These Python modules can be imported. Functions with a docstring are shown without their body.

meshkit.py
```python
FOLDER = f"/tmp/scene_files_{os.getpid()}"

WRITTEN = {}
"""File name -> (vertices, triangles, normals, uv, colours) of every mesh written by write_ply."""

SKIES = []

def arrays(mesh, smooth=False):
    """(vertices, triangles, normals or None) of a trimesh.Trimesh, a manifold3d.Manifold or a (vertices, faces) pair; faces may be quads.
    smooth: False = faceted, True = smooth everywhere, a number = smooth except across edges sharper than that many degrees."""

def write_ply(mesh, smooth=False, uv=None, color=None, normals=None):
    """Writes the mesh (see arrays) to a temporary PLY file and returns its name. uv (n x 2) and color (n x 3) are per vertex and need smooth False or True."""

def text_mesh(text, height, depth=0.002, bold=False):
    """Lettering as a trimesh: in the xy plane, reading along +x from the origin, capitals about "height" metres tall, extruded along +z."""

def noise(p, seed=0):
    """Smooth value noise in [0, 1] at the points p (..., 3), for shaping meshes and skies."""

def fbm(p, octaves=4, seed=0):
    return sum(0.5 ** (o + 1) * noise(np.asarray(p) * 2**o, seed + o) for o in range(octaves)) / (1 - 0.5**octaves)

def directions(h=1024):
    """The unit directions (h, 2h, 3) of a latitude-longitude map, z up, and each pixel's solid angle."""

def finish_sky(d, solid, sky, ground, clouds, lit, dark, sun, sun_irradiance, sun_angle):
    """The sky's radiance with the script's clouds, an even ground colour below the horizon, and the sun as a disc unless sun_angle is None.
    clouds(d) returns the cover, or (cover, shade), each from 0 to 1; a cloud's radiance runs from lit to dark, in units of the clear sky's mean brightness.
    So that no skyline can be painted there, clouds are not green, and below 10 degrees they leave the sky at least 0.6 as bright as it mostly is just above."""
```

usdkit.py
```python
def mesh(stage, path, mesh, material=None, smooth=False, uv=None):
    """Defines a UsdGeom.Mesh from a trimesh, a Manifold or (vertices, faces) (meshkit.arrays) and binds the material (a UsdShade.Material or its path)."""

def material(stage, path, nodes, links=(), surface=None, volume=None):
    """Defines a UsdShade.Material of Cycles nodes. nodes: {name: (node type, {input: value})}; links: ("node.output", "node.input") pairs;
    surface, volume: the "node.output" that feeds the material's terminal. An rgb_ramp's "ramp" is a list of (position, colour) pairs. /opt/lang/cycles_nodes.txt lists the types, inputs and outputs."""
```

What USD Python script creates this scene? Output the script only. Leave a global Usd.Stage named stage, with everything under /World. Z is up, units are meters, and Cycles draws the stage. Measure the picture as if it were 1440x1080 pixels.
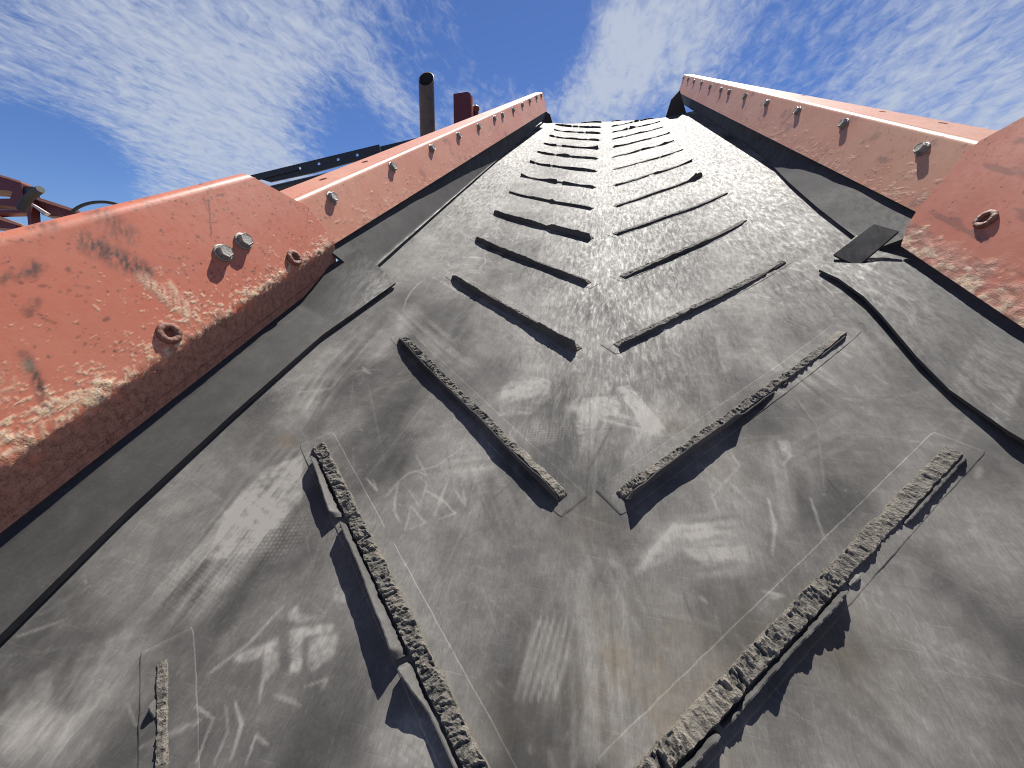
import math
import numpy as np
import trimesh
from scipy import ndimage
from scipy.spatial import cKDTree
from shapely.geometry import Polygon, Point
from shapely import affinity
import meshkit
import usdkit
from pxr import Gf, Sdf, Usd, UsdGeom, UsdLux, UsdShade, Vt

stage = Usd.Stage.CreateInMemory()
UsdGeom.SetStageUpAxis(stage, UsdGeom.Tokens.z)
UsdGeom.SetStageMetersPerUnit(stage, 1.0)
stage.SetDefaultPrim(UsdGeom.Xform.Define(stage, "/World").GetPrim())
UsdGeom.Scope.Define(stage, "/World/Looks")

# ------------------------------------------------------------------ camera, sun, sky, exposure
FPX = 540.0                       # focal length in pixels of a 1440 pixel wide picture
H = 0.46                          # height of the lens over the belt, metres
INCLINE = math.radians(26)        # slope of the conveyor
BASE = np.array([0, 0, 1.35])     # belt point below the lens
SUN_BELT = np.array([0.055, 0.848, 0.527])   # towards the sun: across, up the belt, off the belt
SUN_INTENSITY, SKY_STRENGTH, EXPOSURE = 1.25, 0.05, 0.9

_ey = np.array([145, 463, -540.0]); _ey /= np.linalg.norm(_ey)
_r = math.radians(5); _ex = np.array([math.cos(_r), math.sin(_r), 0]); _ex -= _ey * (_ex @ _ey); _ex /= np.linalg.norm(_ex)
_en = np.cross(_ex, _ey)
CAMB = np.array([_ex, _ey, _en])                 # camera space -> belt space (across, along, off)
_u = math.sin(INCLINE) * _ey + math.cos(INCLINE) * _en
_yw = _ey - _u * (_ey @ _u); _yw /= np.linalg.norm(_yw)
CAMW = np.array([np.cross(_yw, _u), _yw, _u])    # camera space -> world
BW = CAMW @ CAMB.T                               # belt space -> world
EYE = BASE + BW @ np.array([0, 0, H])


def W(p):
    return BASE + np.asarray(p, float) @ BW.T


cam = UsdGeom.Camera.Define(stage, "/World/camera")
m4 = np.eye(4); m4[:3, :3] = CAMW.T; m4[3, :3] = EYE
cam.AddTransformOp().Set(Gf.Matrix4d(m4.tolist()))
cam.CreateHorizontalApertureAttr(36.0); cam.CreateVerticalApertureAttr(27.0)
cam.CreateFocalLengthAttr(36.0 * FPX / 1440)
cam.CreateClippingRangeAttr(Gf.Vec2f(0.01, 5000))
cam.CreateExposureAttr(EXPOSURE)

sun_dir = BW @ (SUN_BELT / np.linalg.norm(SUN_BELT))
sun = UsdLux.DistantLight.Define(stage, "/World/sun")
zx = sun_dir; xx = np.cross([0, 0, 1.0], zx); xx /= np.linalg.norm(xx); yx = np.cross(zx, xx)
m4 = np.eye(4); m4[0, :3], m4[1, :3], m4[2, :3] = xx, yx, zx
sun.AddTransformOp().Set(Gf.Matrix4d(m4.tolist()))
sun.CreateIntensityAttr(SUN_INTENSITY); sun.CreateAngleAttr(0.5); sun.CreateNormalizeAttr(True)
sun.CreateColorAttr(Gf.Vec3f(1.0, 0.955, 0.89))
SUN_EL, SUN_ROT = float(math.asin(sun_dir[2])), float(math.atan2(sun_dir[0], sun_dir[1]))


class G:
    """A small node graph writer."""
    def __init__(self): self.n, self.l, self.k = {}, [], 0
    def __call__(self, kind, out=None, **inp):
        name = f"n{self.k}"; self.k += 1; vals = {}
        for k, v in inp.items():
            if isinstance(v, tuple) and len(v) == 2 and isinstance(v[0], str) and v[0] in self.n: self.l.append((f"{v[0]}.{v[1]}", f"{name}.{k}"))
            else: vals[k] = v
        self.n[name] = (kind, vals)
        return (name, out)
    def math(self, t, a, b=0.0, c=None):
        kw = dict(math_type=t, value1=a, value2=b)
        if c is not None: kw["value3"] = c
        return self("math", "value", **kw)
    def noise(self, vec, scale, detail=4, rough=0.5, dist=0.0, out="fac"):
        return self("noise_texture", out, vector=vec, scale=scale, detail=detail, roughness=rough, distortion=dist)
    def ramp(self, fac, stops): return self("rgb_ramp", "color", fac=fac, ramp=stops)
    def mix(self, fac, a, b, t="mix"): return self("mix", "color", mix_type=t, fac=fac, color1=a, color2=b)
    def mapr(self, v, a, b, c=0.0, d=1.0, t="linear"): return self("map_range", "result", range_type=t, value=v, from_min=a, from_max=b, to_min=c, to_max=d, clamp=True)
    def attr(self, name): return self("attribute", "fac", attribute=name)
    def mapping(self, vec, scale=(1, 1, 1), rot=(0, 0, 0), loc=(0, 0, 0)): return self("mapping", "vector", mapping_type="point", vector=vec, scale=scale, rotation=rot, location=loc)
    def make(self, path, surface=None, volume=None):
        f = lambda s: f"{s[0]}.{s[1]}" if s else None
        return usdkit.material(stage, path, self.n, self.l, surface=f(surface), volume=f(volume))


def cloudy_sky():
    g = G()
    d = g("texture_coordinate", "generated")
    sky = g("sky_texture", "color", sky_type="single_scattering", sun_disc=False, sun_elevation=SUN_EL, sun_rotation=SUN_ROT, altitude=1200.0, air_density=1.0, aerosol_density=0.35, ozone_density=2.2)
    sky = g.mix(1.0, sky, (0.55, 0.71, 1.06), "multiply")
    s = g("separate_xyz", None, vector=d); x, y, z = (s[0], "x"), (s[0], "y"), (s[0], "z")
    zc = g.math("add", g.math("maximum", z, 0.0), 0.16)
    p = g("combine_xyz", "vector", x=g.math("divide", x, zc), y=g.math("divide", y, zc), z=0.0)
    warp = g.noise(p, 1.6, 2, 0.5, out="color")
    wv = g("vector_math", "vector", math_type="subtract", vector1=warp, vector2=(0.5, 0.5, 0.5))
    pw = g("vector_math", "vector", math_type="add", vector1=p, vector2=g("vector_math", "vector", math_type="scale", vector1=wv, scale=0.35))
    broad = g.noise(g.mapping(pw, (1.1, 0.5, 1), (0, 0, 0.25), (3.1, 1.7, 0)), 1.0, 3, 0.5)
    streak = g.noise(g.mapping(pw, (5.5, 1.3, 1), (0, 0, -0.22), (0.3, 5.2, 0)), 1.6, 8, 0.62, 0.5)
    ripple = g.noise(g.mapping(p, (9.0, 5.0, 1), (0, 0, 0.7), (7.3, 2.2, 0)), 3.0, 6, 0.66, 0.5)
    cov = g.math("add", g.math("multiply", broad, 0.55), g.math("multiply", streak, 0.60))
    cov = g.math("add", cov, g.math("multiply", ripple, 0.9))
    for (px, py, rad, amt) in CLOUD_SPOTS:
        c = pix_world(px, py)
        dt = g("vector_math", "value", math_type="dot_product", vector1=d, vector2=tuple(c))
        cov = g.math("add", cov, g.math("multiply", g.mapr(dt, math.cos(math.radians(rad)), 1.0, 0.0, 1.0, "smoothstep"), amt))
    fac = g.mapr(cov, 0.84, 1.52, 0.0, 0.86, "smoothstep")
    col = g.mix(fac, sky, CLOUD_COLOR)
    bg = g("background_shader", "background", color=col, strength=SKY_STRENGTH)
    return g.make("/World/Looks/sky_material", bg)


def pix_cam(px, py): return np.array([px - 720.0, 540.0 - py, -FPX])
def pix_world(px, py): v = CAMW @ pix_cam(px, py); return v / np.linalg.norm(v)
CLOUD_COLOR = (5.9, 6.5, 7.6)
CLOUD_SPOTS = [(470, 190, 7, -0.26), (520, 225, 6, -0.2), (610, 60, 8, -0.12), (740, 30, 9, -0.34), (790, 80, 6, -0.16), (30, 255, 9, -0.45), (110, 265, 7, -0.3),
               (150, 130, 22, 0.20), (330, 40, 16, 0.10), (800, 160, 7, 0.2), (850, 100, 7, 0.2), (905, 50, 8, 0.2), (960, 10, 9, 0.16), (1300, 180, 14, 0.18), (1400, 30, 16, 0.12), (1120, 90, 10, -0.10), (690, 150, 8, 0.12), (560, 160, 6, 0.1), (470, 60, 10, 0.10), (330, 200, 12, 0.10)]
dome = UsdLux.DomeLight.Define(stage, "/World/sky")
dome.GetPrim().SetCustomDataByKey("kind", "structure")
UsdShade.MaterialBindingAPI.Apply(dome.GetPrim()).Bind(cloudy_sky())

# ------------------------------------------------------------------ prims, names, labels
_taken = {}


def free(path):
    if path not in _taken: _taken[path] = 0; return path
    _taken[path] += 1
    return f"{path}_{_taken[path]:03d}"


def tag(prim, label=None, cat=None, group=None, kind=None):
    for k, v in (("label", label), ("category", cat), ("group", group), ("kind", kind)):
        if v: prim.SetCustomDataByKey(k, v)


class Thing:
    """An Xform at the thing's base, turned like the conveyor (or upright); its parts are given in belt space (or world space)."""
    def __init__(s, name, label, cat, at, group=None, upright=False):
        s.path = free("/World/" + name); s.at = np.asarray(at, float); s.upright = upright
        x = UsdGeom.Xform.Define(stage, s.path)
        m = np.eye(4)
        if upright: m[3, :3] = s.at
        else: m[:3, :3] = BW.T; m[3, :3] = W(s.at)
        x.AddTransformOp().Set(Gf.Matrix4d(m.tolist()))
        s.prim = x.GetPrim(); tag(s.prim, label, cat, group)
    def part(s, name, mesh, mat, smooth=False, attrs=None, label=None, under=None, kind=None):
        path = free((under or s.path) + "/" + name)
        v, f = (mesh.vertices, mesh.faces) if isinstance(mesh, trimesh.Trimesh) else mesh
        v = np.asarray(v, float) - s.at
        p = usdkit.mesh(stage, path, (v, np.asarray(f)), mat, smooth=smooth)
        for k, a in (attrs or {}).items():
            UsdGeom.PrimvarsAPI(p).CreatePrimvar(k, Sdf.ValueTypeNames.FloatArray, "vertex").Set(Vt.FloatArray.FromNumpy(np.asarray(a, np.float32)))
        tag(p.GetPrim(), label, kind=kind)
        return path


# ------------------------------------------------------------------ geometry helpers (belt space, metres)
def ray(px, py): return CAMB @ pix_cam(px, py)


WING = 0.25


def zprof(x):
    """Height of the troughed belt across its width."""
    a = np.abs(np.asarray(x, float)) / H
    t = np.clip((a - 0.68) / 0.5, 0, 1)
    return H * np.where(a < 1.18, WING * 0.5 * t * t * 0.5, WING * 0.5 * 0.5 + WING * (a - 1.18))


def on_belt(px, py, lift=0.0):
    d = ray(px, py); z = lift
    for _ in range(40):
        t = (z - H) / d[2]; z = 0.6 * z + 0.4 * (float(zprof(d[0] * t)) + lift)
    t = (z - H) / d[2]
    return np.array([d[0] * t, d[1] * t, z])


def on_plane(px, py, p0, n):
    d = ray(px, py); o = np.array([0, 0, H]); n = np.asarray(n, float)
    t = ((np.asarray(p0) - o) @ n) / (d @ n)
    return o + d * t


def at_x(px, py, x): d = ray(px, py); return np.array([0, 0, H]) + d * (x / d[0])
def at_depth(px, py, depth): return EYE + (CAMW @ pix_cam(px, py)) * (depth / FPX)      # world point


def fbm(p, scale, seed=0, octaves=4): return meshkit.fbm(np.asarray(p, float) * scale, octaves, seed) - 0.5


def grid_faces(n, m, off=0, flip=False):
    i = np.arange(n - 1)[:, None] * m + np.arange(m - 1)[None]
    q = np.stack([i, i + m, i + m + 1, i + 1], -1).reshape(-1, 4)
    if flip: q = q[:, ::-1]
    return np.vstack([q[:, [0, 1, 2]], q[:, [0, 2, 3]]]) + off


def slab(P, T, flip=False):
    """Closed sheet: front grid P (n, m, 3), back grid P + T; rims have vertices of their own. Returns vertices, faces and the index of the front vertex of each."""
    n, m = P.shape[:2]; idx = np.arange(n * m).reshape(n, m); Q = P + T
    V = [P.reshape(-1, 3), Q.reshape(-1, 3)]; F = [grid_faces(n, m, 0, flip), grid_faces(n, m, n * m, not flip)]; src = [idx.ravel(), idx.ravel()]; off = 2 * n * m
    for line in (idx[0], idx[-1][::-1], idx[:, 0][::-1], idx[:, -1]):
        a, b = P.reshape(-1, 3)[line], Q.reshape(-1, 3)[line]; k = len(line)
        V.append(np.vstack([a, b])); F.append(grid_faces(2, k, off, flip)); src.append(np.r_[line, line]); off += 2 * k
    return np.vstack(V), np.vstack(F), np.concatenate(src)


def normals_of(P):
    n = np.cross(np.gradient(P, axis=0), np.gradient(P, axis=1)); return n / np.maximum(np.linalg.norm(n, axis=-1, keepdims=True), 1e-12)


def resample(pts, n):
    pts = np.asarray(pts, float); s = np.r_[0, np.cumsum(np.linalg.norm(np.diff(pts, axis=0), axis=1))]; t = np.linspace(0, s[-1], n)
    return np.stack([np.interp(t, s, pts[:, k]) for k in range(3)], 1)


def tube(pts, r, sides=14, cap=True):
    pts = np.asarray(pts, float); n = len(pts); r = np.broadcast_to(r, n); t = np.gradient(pts, axis=0); t /= np.linalg.norm(t, axis=1, keepdims=True)
    a = np.cross(t[0], [0.3, 0.2, 0.9]); a /= np.linalg.norm(a); V = []
    for i in range(n):
        a = a - t[i] * (a @ t[i]); a /= np.linalg.norm(a); b = np.cross(t[i], a); ph = np.arange(sides) * 2 * np.pi / sides
        V.append(pts[i] + r[i] * (np.cos(ph)[:, None] * a + np.sin(ph)[:, None] * b))
    V = np.vstack(V); F = []
    for i in range(n - 1):
        for k in range(sides):
            k2 = (k + 1) % sides; p, q, u, v = i * sides + k, i * sides + k2, (i + 1) * sides + k2, (i + 1) * sides + k
            F += [[p, q, u], [p, u, v]]
    if cap:
        V = np.vstack([V, pts[0], pts[-1]]); c0, c1 = len(V) - 2, len(V) - 1
        for k in range(sides): F += [[c0, (k + 1) % sides, k], [c1, (n - 1) * sides + k, (n - 1) * sides + (k + 1) % sides]]
    return V, np.array(F)


def seg_dist(P, a, b):
    P, a, b = (np.asarray(v, float)[..., :2] for v in (P, a, b)); d = b - a
    t = np.clip(((P - a) @ d) / max(d @ d, 1e-12), 0, 1)
    return np.linalg.norm(P - a - t[..., None] * d, axis=-1), t


# ------------------------------------------------------------------ materials
def belt_rubber(name, wear=1.0, tone=0.05, rough=(0.42, 0.62), uses_attr=True, scratch=0.25, spec=0.5):
    g = G(); o = g("texture_coordinate", "object")
    n1 = g.noise(o, 7, 6, 0.62, 0.4); n2 = g.noise(o, 38, 6, 0.65); n3 = g.noise(o, 260, 3, 0.6)
    scr1 = g.noise(g.mapping(o, (14, 260, 60), (0, 0, 0.5)), 1.0, 3, 0.6); scr2 = g.noise(g.mapping(o, (240, 12, 60), (0, 0, 0.35)), 1.0, 3, 0.6)
    fs0 = g.noise(g.mapping(o, (330, 60, 30), (0, 0, 0.9)), 1.0, 5, 0.75, 1.2); fs1 = g.noise(g.mapping(o, (300, 80, 30), (0, 0, -0.7)), 1.0, 5, 0.75, 1.2); fsm = g.math("multiply", g.math("add", fs0, fs1), 0.5)
    s = g.math("maximum", g.mapr(scr1, 0.60, 0.76), g.mapr(scr2, 0.61, 0.78))
    d = g.math("add", g.mapr(n1, 0.38, 0.72, 0.0, 0.30), g.mapr(n2, 0.45, 0.75, 0.0, 0.14))
    d = g.math("add", d, g.math("multiply", s, scratch * 0.5))
    d = g.math("add", d, g.mapr(n3, 0.55, 0.8, 0.0, 0.16))
    d = g.math("add", d, g.math("multiply", g.mapr(fsm, 0.48, 0.68, 0.0, 0.20), g.mapr(n1, 0.40, 0.62, 0.15, 1.0)))
    if uses_attr:
        d = g.math("add", g.math("multiply", d, 0.8 * wear), g.math("multiply", g.attr("dust"), g.math("multiply", g.mapr(n2, 0.25, 0.75, 0.7, 1.2), g.mapr(fsm, 0.36, 0.64, 0.72, 1.3))))
    else: d = g.math("multiply", d, wear)
    base = g.mix(g.mapr(n1, 0.3, 0.7), (tone, tone * 0.98, tone * 0.945), (tone * 0.60, tone * 0.59, tone * 0.575))
    c = g.mix(g("clamp", "result", value=d, min=0.0, max=1.0), base, (0.25, 0.24, 0.22))
    if uses_attr:
        c = g.mix(g("clamp", "result", value=g.attr("stain"), min=0.0, max=1.0), c, (0.15, 0.115, 0.065))
        c = g.mix(g("clamp", "result", value=g.attr("scuff"), min=0.0, max=1.0), c, (0.018, 0.018, 0.018))
    nr = g.math("maximum", g.noise(g.mapping(o, (95, 20, 1), (0, 0, 0.8)), 1.0, 6, 0.74, 0.6), g.noise(g.mapping(o, (90, 24, 1), (0, 0, -0.85)), 1.0, 6, 0.74, 0.6))
    fs = g.math("maximum", g.noise(g.mapping(o, (520, 34, 30), (0, 0, 0.62)), 1.0, 4, 0.7), g.noise(g.mapping(o, (560, 40, 30), (0, 0, -0.5)), 1.0, 4, 0.7))
    r = g.math("add", g.mapr(nr, 0.44, 0.64, rough[1], rough[0]), g.math("multiply", n1, 0.05))
    h = g.math("add", g.math("multiply", n3, 0.25), g.math("add", g.math("multiply", n2, 0.6), g.math("multiply", s, -0.25)))
    b = g("bump", "normal", height=h, strength=0.12, distance=0.003)
    p = g("principled_bsdf", "BSDF", base_color=c, roughness=r, normal=b, specular_ior_level=spec)
    return g.make("/World/Looks/" + name, p)


def torn_rubber():
    g = G(); o = g("texture_coordinate", "object")
    n1 = g.noise(o, 60, 6, 0.7); n2 = g.noise(o, 320, 4, 0.65)
    c = g.mix(g.mapr(n2, 0.35, 0.7), (0.03, 0.029, 0.027), (0.15, 0.14, 0.122))
    c = g.mix(g("clamp", "result", value=g.math("multiply", g.attr("dust"), g.mapr(n1, 0.3, 0.7, 0.5, 1.3)), min=0.0, max=1.0), c, (0.24, 0.215, 0.17))
    c = g.mix(g("clamp", "result", value=g.math("multiply", g.attr("pit"), 0.8), min=0.0, max=1.0), c, (0.012, 0.0115, 0.011))
    b = g("bump", "normal", height=g.math("add", n2, n1), strength=0.8, distance=0.005)
    p = g("principled_bsdf", "BSDF", base_color=c, roughness=0.75, normal=b, specular_ior_level=0.35)
    return g.make("/World/Looks/torn_rubber", p)


def red_paint(name, fade=0.5, dirt=0.35, tone=(0.42, 0.095, 0.05), pale=(0.50, 0.21, 0.14)):
    g = G(); o = g("texture_coordinate", "object")
    n0 = g.noise(o, 3.2, 4, 0.55); n1 = g.noise(o, 14, 6, 0.65, 0.4); n2 = g.noise(o, 90, 5, 0.7); n3 = g.noise(o, 420, 3, 0.65)
    vor = g("voronoi_texture", "distance", vector=o, scale=70.0)
    c = g.mix(g.mapr(n0, 0.35, 0.68, 0.0, fade), tone, pale)
    c = g.mix(g.mapr(n1, 0.42, 0.72, 0.0, 0.55), c, tuple(v * 0.9 for v in tone))
    c = g.mix(g.mapr(n2, 0.56, 0.74, 0.0, dirt), c, (0.20, 0.10, 0.065))
    chips = g.math("multiply", g.mapr(n2, 0.60, 0.66), g.mapr(n1, 0.50, 0.60))
    c = g.mix(g.math("multiply", chips, 0.75), c, (0.09, 0.045, 0.03))
    dots = g.math("multiply", g.mapr(vor, 0.20, 0.12), g.mapr(n1, 0.45, 0.55))
    c = g.mix(g.math("multiply", dots, 0.7), c, (0.10, 0.055, 0.035))
    gr = g("clamp", "result", value=g.math("multiply", g.attr("grime"), g.mapr(n2, 0.3, 0.65, 0.6, 1.25)), min=0.0, max=1.0)
    c = g.mix(gr, c, (0.065, 0.045, 0.034))
    mud = g("clamp", "result", value=g.attr("mud"), min=0.0, max=1.0)
    mc = g.ramp(g.math("add", g.math("multiply", n3, 0.5), g.math("multiply", n2, 0.5)), [(0.36, (0.12, 0.06, 0.04)), (0.48, (0.33, 0.155, 0.10)), (0.60, (0.42, 0.21, 0.14))])
    c = g.mix(mud, c, mc)
    cr = g("clamp", "result", value=g.attr("cream"), min=0.0, max=1.0)
    cc = g.ramp(n3, [(0.35, (0.42, 0.27, 0.13)), (0.5, (0.58, 0.42, 0.26)), (0.65, (0.66, 0.58, 0.47))])
    c = g.mix(cr, c, cc)
    h = g.math("add", g.math("multiply", n3, g.math("add", g.math("multiply", mud, 2.2), 0.10)), g.math("add", g.math("multiply", cr, 0.7), g.math("multiply", n2, 0.12)))
    b = g("bump", "normal", height=h, strength=0.32, distance=0.003)
    r = g.math("add", g.mapr(n2, 0.3, 0.7, 0.34, 0.52), g.math("multiply", g.math("maximum", mud, cr), 0.35))
    p = g("principled_bsdf", "BSDF", base_color=c, roughness=r, normal=b, specular_ior_level=0.5)
    return g.make("/World/Looks/" + name, p)


def simple(name, color, rough=0.5, metal=0.0, vary=0.35, scale=40, bump=0.15, color2=None):
    g = G(); o = g("texture_coordinate", "object"); n = g.noise(o, scale, 6, 0.65); n2 = g.noise(o, scale * 6, 4, 0.6)
    c2 = color2 or tuple(v * (1 - vary) for v in color)
    c = g.mix(g.mapr(n, 0.35, 0.68), color, c2)
    b = g("bump", "normal", height=g.math("add", n2, n), strength=bump, distance=0.003)
    p = g("principled_bsdf", "BSDF", base_color=c, roughness=g.mapr(n2, 0.3, 0.7, rough - 0.1, rough + 0.12), metallic=metal, normal=b)
    return g.make("/World/Looks/" + name, p)


M_BELT = belt_rubber("belt_rubber", tone=0.047, rough=(0.46, 0.70), scratch=0.22, spec=0.085)
M_PAD = M_BELT
M_SKIRT = belt_rubber("skirt_rubber", wear=0.42, tone=0.032, rough=(0.55, 0.75), uses_attr=False, scratch=0.12, spec=0.3)
M_TORN = torn_rubber()
M_LIP = belt_rubber("lip_rubber", wear=0.9, tone=0.062, rough=(0.5, 0.7), uses_attr=False, scratch=0.05, spec=0.35)
M_RED = red_paint("hopper_red_paint", 0.75, 0.22, (0.49, 0.142, 0.078), (0.51, 0.21, 0.135))
M_RAIL = red_paint("rail_red_paint", 0.9, 0.3, (0.53, 0.205, 0.12), (0.57, 0.285, 0.18))
M_RAILR = red_paint("dusty_rail_red_paint", 0.8, 0.45, (0.48, 0.21, 0.12), (0.51, 0.285, 0.175))
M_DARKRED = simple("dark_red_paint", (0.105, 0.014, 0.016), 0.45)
M_BOLT = simple("zinc_bolt", (0.30, 0.29, 0.26), 0.5, 0.5, 0.4, 120, 0.3)
M_RING = simple("rusty_weld", (0.27, 0.105, 0.065), 0.55, 0.0, 0.55, 160, 0.5)
M_BLACK = simple("black_steel", (0.022, 0.023, 0.026), 0.5, 0.0, 0.4, 60)
M_PIPE = simple("exhaust_steel", (0.060, 0.052, 0.046), 0.55, 0.3, 0.5, 22, 0.3, (0.12, 0.075, 0.05))
M_SOOT = simple("soot", (0.004, 0.004, 0.004), 0.9)
M_HOSE = simple("hose_rubber", (0.02, 0.02, 0.021), 0.55, 0.0, 0.4, 80)
M_PALE = simple("pale_painted_steel", (0.62, 0.57, 0.53), 0.55)
M_GROUND = simple("quarry_dirt", (0.30, 0.235, 0.165), 0.95, 0.0, 0.4, 0.9, 0.4)

# ------------------------------------------------------------------ ground
gr = np.linspace(-1, 1, 121); gx, gy = np.meshgrid(np.sign(gr) * np.abs(gr) ** 2.5 * 900, np.sign(gr) * np.abs(gr) ** 2.5 * 900, indexing="ij")
gp = np.stack([gx, gy, np.zeros_like(gx)], -1)
gp[..., 2] = np.clip(np.hypot(gx, gy) / 12, 0, 1) * 0.7 * fbm(gp, 0.07, 5) - 0.35
ground = usdkit.mesh(stage, "/World/ground", (gp.reshape(-1, 3), grid_faces(121, 121)), M_GROUND, smooth=True)
tag(ground.GetPrim(), "tan quarry dirt ground far below the conveyor", "ground", kind="structure")

# ------------------------------------------------------------------ belt
rng = np.random.default_rng(11)
XL, XR, YC, RHEAD = -0.640, 0.700, 4.26, 0.24
NX = 690
xs = np.linspace(XL, XR, NX)
ysl = [-0.34]
while ysl[-1] < YC: ysl.append(ysl[-1] + (0.012 if ysl[-1] < -0.02 else 0.0019 * max(1.0, (ysl[-1] / 0.42)) ** 1.5))
ys = np.array(ysl); ys *= 1.0; ys[-1] = YC
RES = 0.0016
rx, ry = np.arange(-0.70, 0.72, RES), np.arange(-0.36, YC + 0.5, RES)
dust = np.zeros((len(ry), len(rx)), np.float32); stain = dust.copy(); scuff = dust.copy()


def window(pts, pad):
    pts = np.asarray(pts)[:, :2]; lo, hi = pts.min(0) - pad, pts.max(0) + pad
    i0, i1 = np.searchsorted(rx, [lo[0], hi[0]]); j0, j1 = np.searchsorted(ry, [lo[1], hi[1]])
    if i1 - i0 < 2 or j1 - j0 < 2: return None
    X, Y = np.meshgrid(rx[i0:i1], ry[j0:j1]); return (slice(j0, j1), slice(i0, i1)), np.stack([X, Y], -1)


def stroke(layer, pts, w, amt, soft=0.5, taper=True):
    """A brushed mark along a polyline of belt points."""
    w_ = window(pts, w * 2.5)
    if w_ is None: return
    sl, P = w_; best = np.zeros(P.shape[:2]); k = len(pts) - 1
    for i in range(k):
        dd, t = seg_dist(P, pts[i], pts[i + 1]); u = (i + t) / k
        ww = w * (np.sin(np.pi * np.clip(u * 0.9 + 0.08, 0, 1)) ** 0.5 if taper else 1.0) + 1e-5
        best = np.maximum(best, np.clip((1 - dd / ww) / soft, 0, 1))
    layer[sl] = np.maximum(layer[sl], best * amt) if amt > 0 else layer[sl] + best * amt


def px_stroke(layer, pix, w, amt, soft=0.6, taper=True): stroke(layer, [on_belt(*p) for p in pix], w, amt, soft, taper)


def smear(layer, a, b, w, amt, seed, stretch=9.0):
    """A streaky wiped patch from pixel a to pixel b, w metres wide."""
    a, b = on_belt(*a), on_belt(*b); w_ = window([a, b], w * 1.3)
    if w_ is None: return
    sl, P = w_; d = (b - a)[:2]; L = np.linalg.norm(d); d /= L; q = P - a[:2]; s, t = q @ d, q @ np.array([-d[1], d[0]])
    e = np.clip(1 - (t / w) ** 2, 0, 1) * np.clip(1.15 - np.abs(s / L - 0.5) * 2, 0, 1) ** 0.7
    n = meshkit.fbm(np.stack([s * 22 / stretch * 3, t * 150, np.full_like(s, seed)], -1), 3, seed)
    layer[sl] = layer[sl] + np.clip(e, 0, 1) * amt * np.clip((n - 0.28) * 2.4, 0, 1.2)


def lattice(a, b, w, pitch, amt, ang=0.6):
    """The dotted print of a boot sole."""
    a, b = on_belt(*a), on_belt(*b); w_ = window([a, b], w)
    sl, P = w_; c = (a + b)[:2] / 2; d = (b - a)[:2]; L = np.linalg.norm(d) / 2; d /= 2 * L; q = P - c; s, t = q @ d, q @ np.array([-d[1], d[0]])
    e = np.clip(1.3 - np.hypot(s / L, t / w) * 1.3, 0, 1) ** 0.6
    ca, sa = math.cos(ang), math.sin(ang); u, v = (s * ca + t * sa) / pitch, (-s * sa + t * ca) / (pitch * 0.8)
    dots = np.clip(np.cos(2 * np.pi * u) * np.cos(2 * np.pi * v) * 2.2 - 0.4, 0, 1)
    dust[sl] += e * dots * amt


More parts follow.
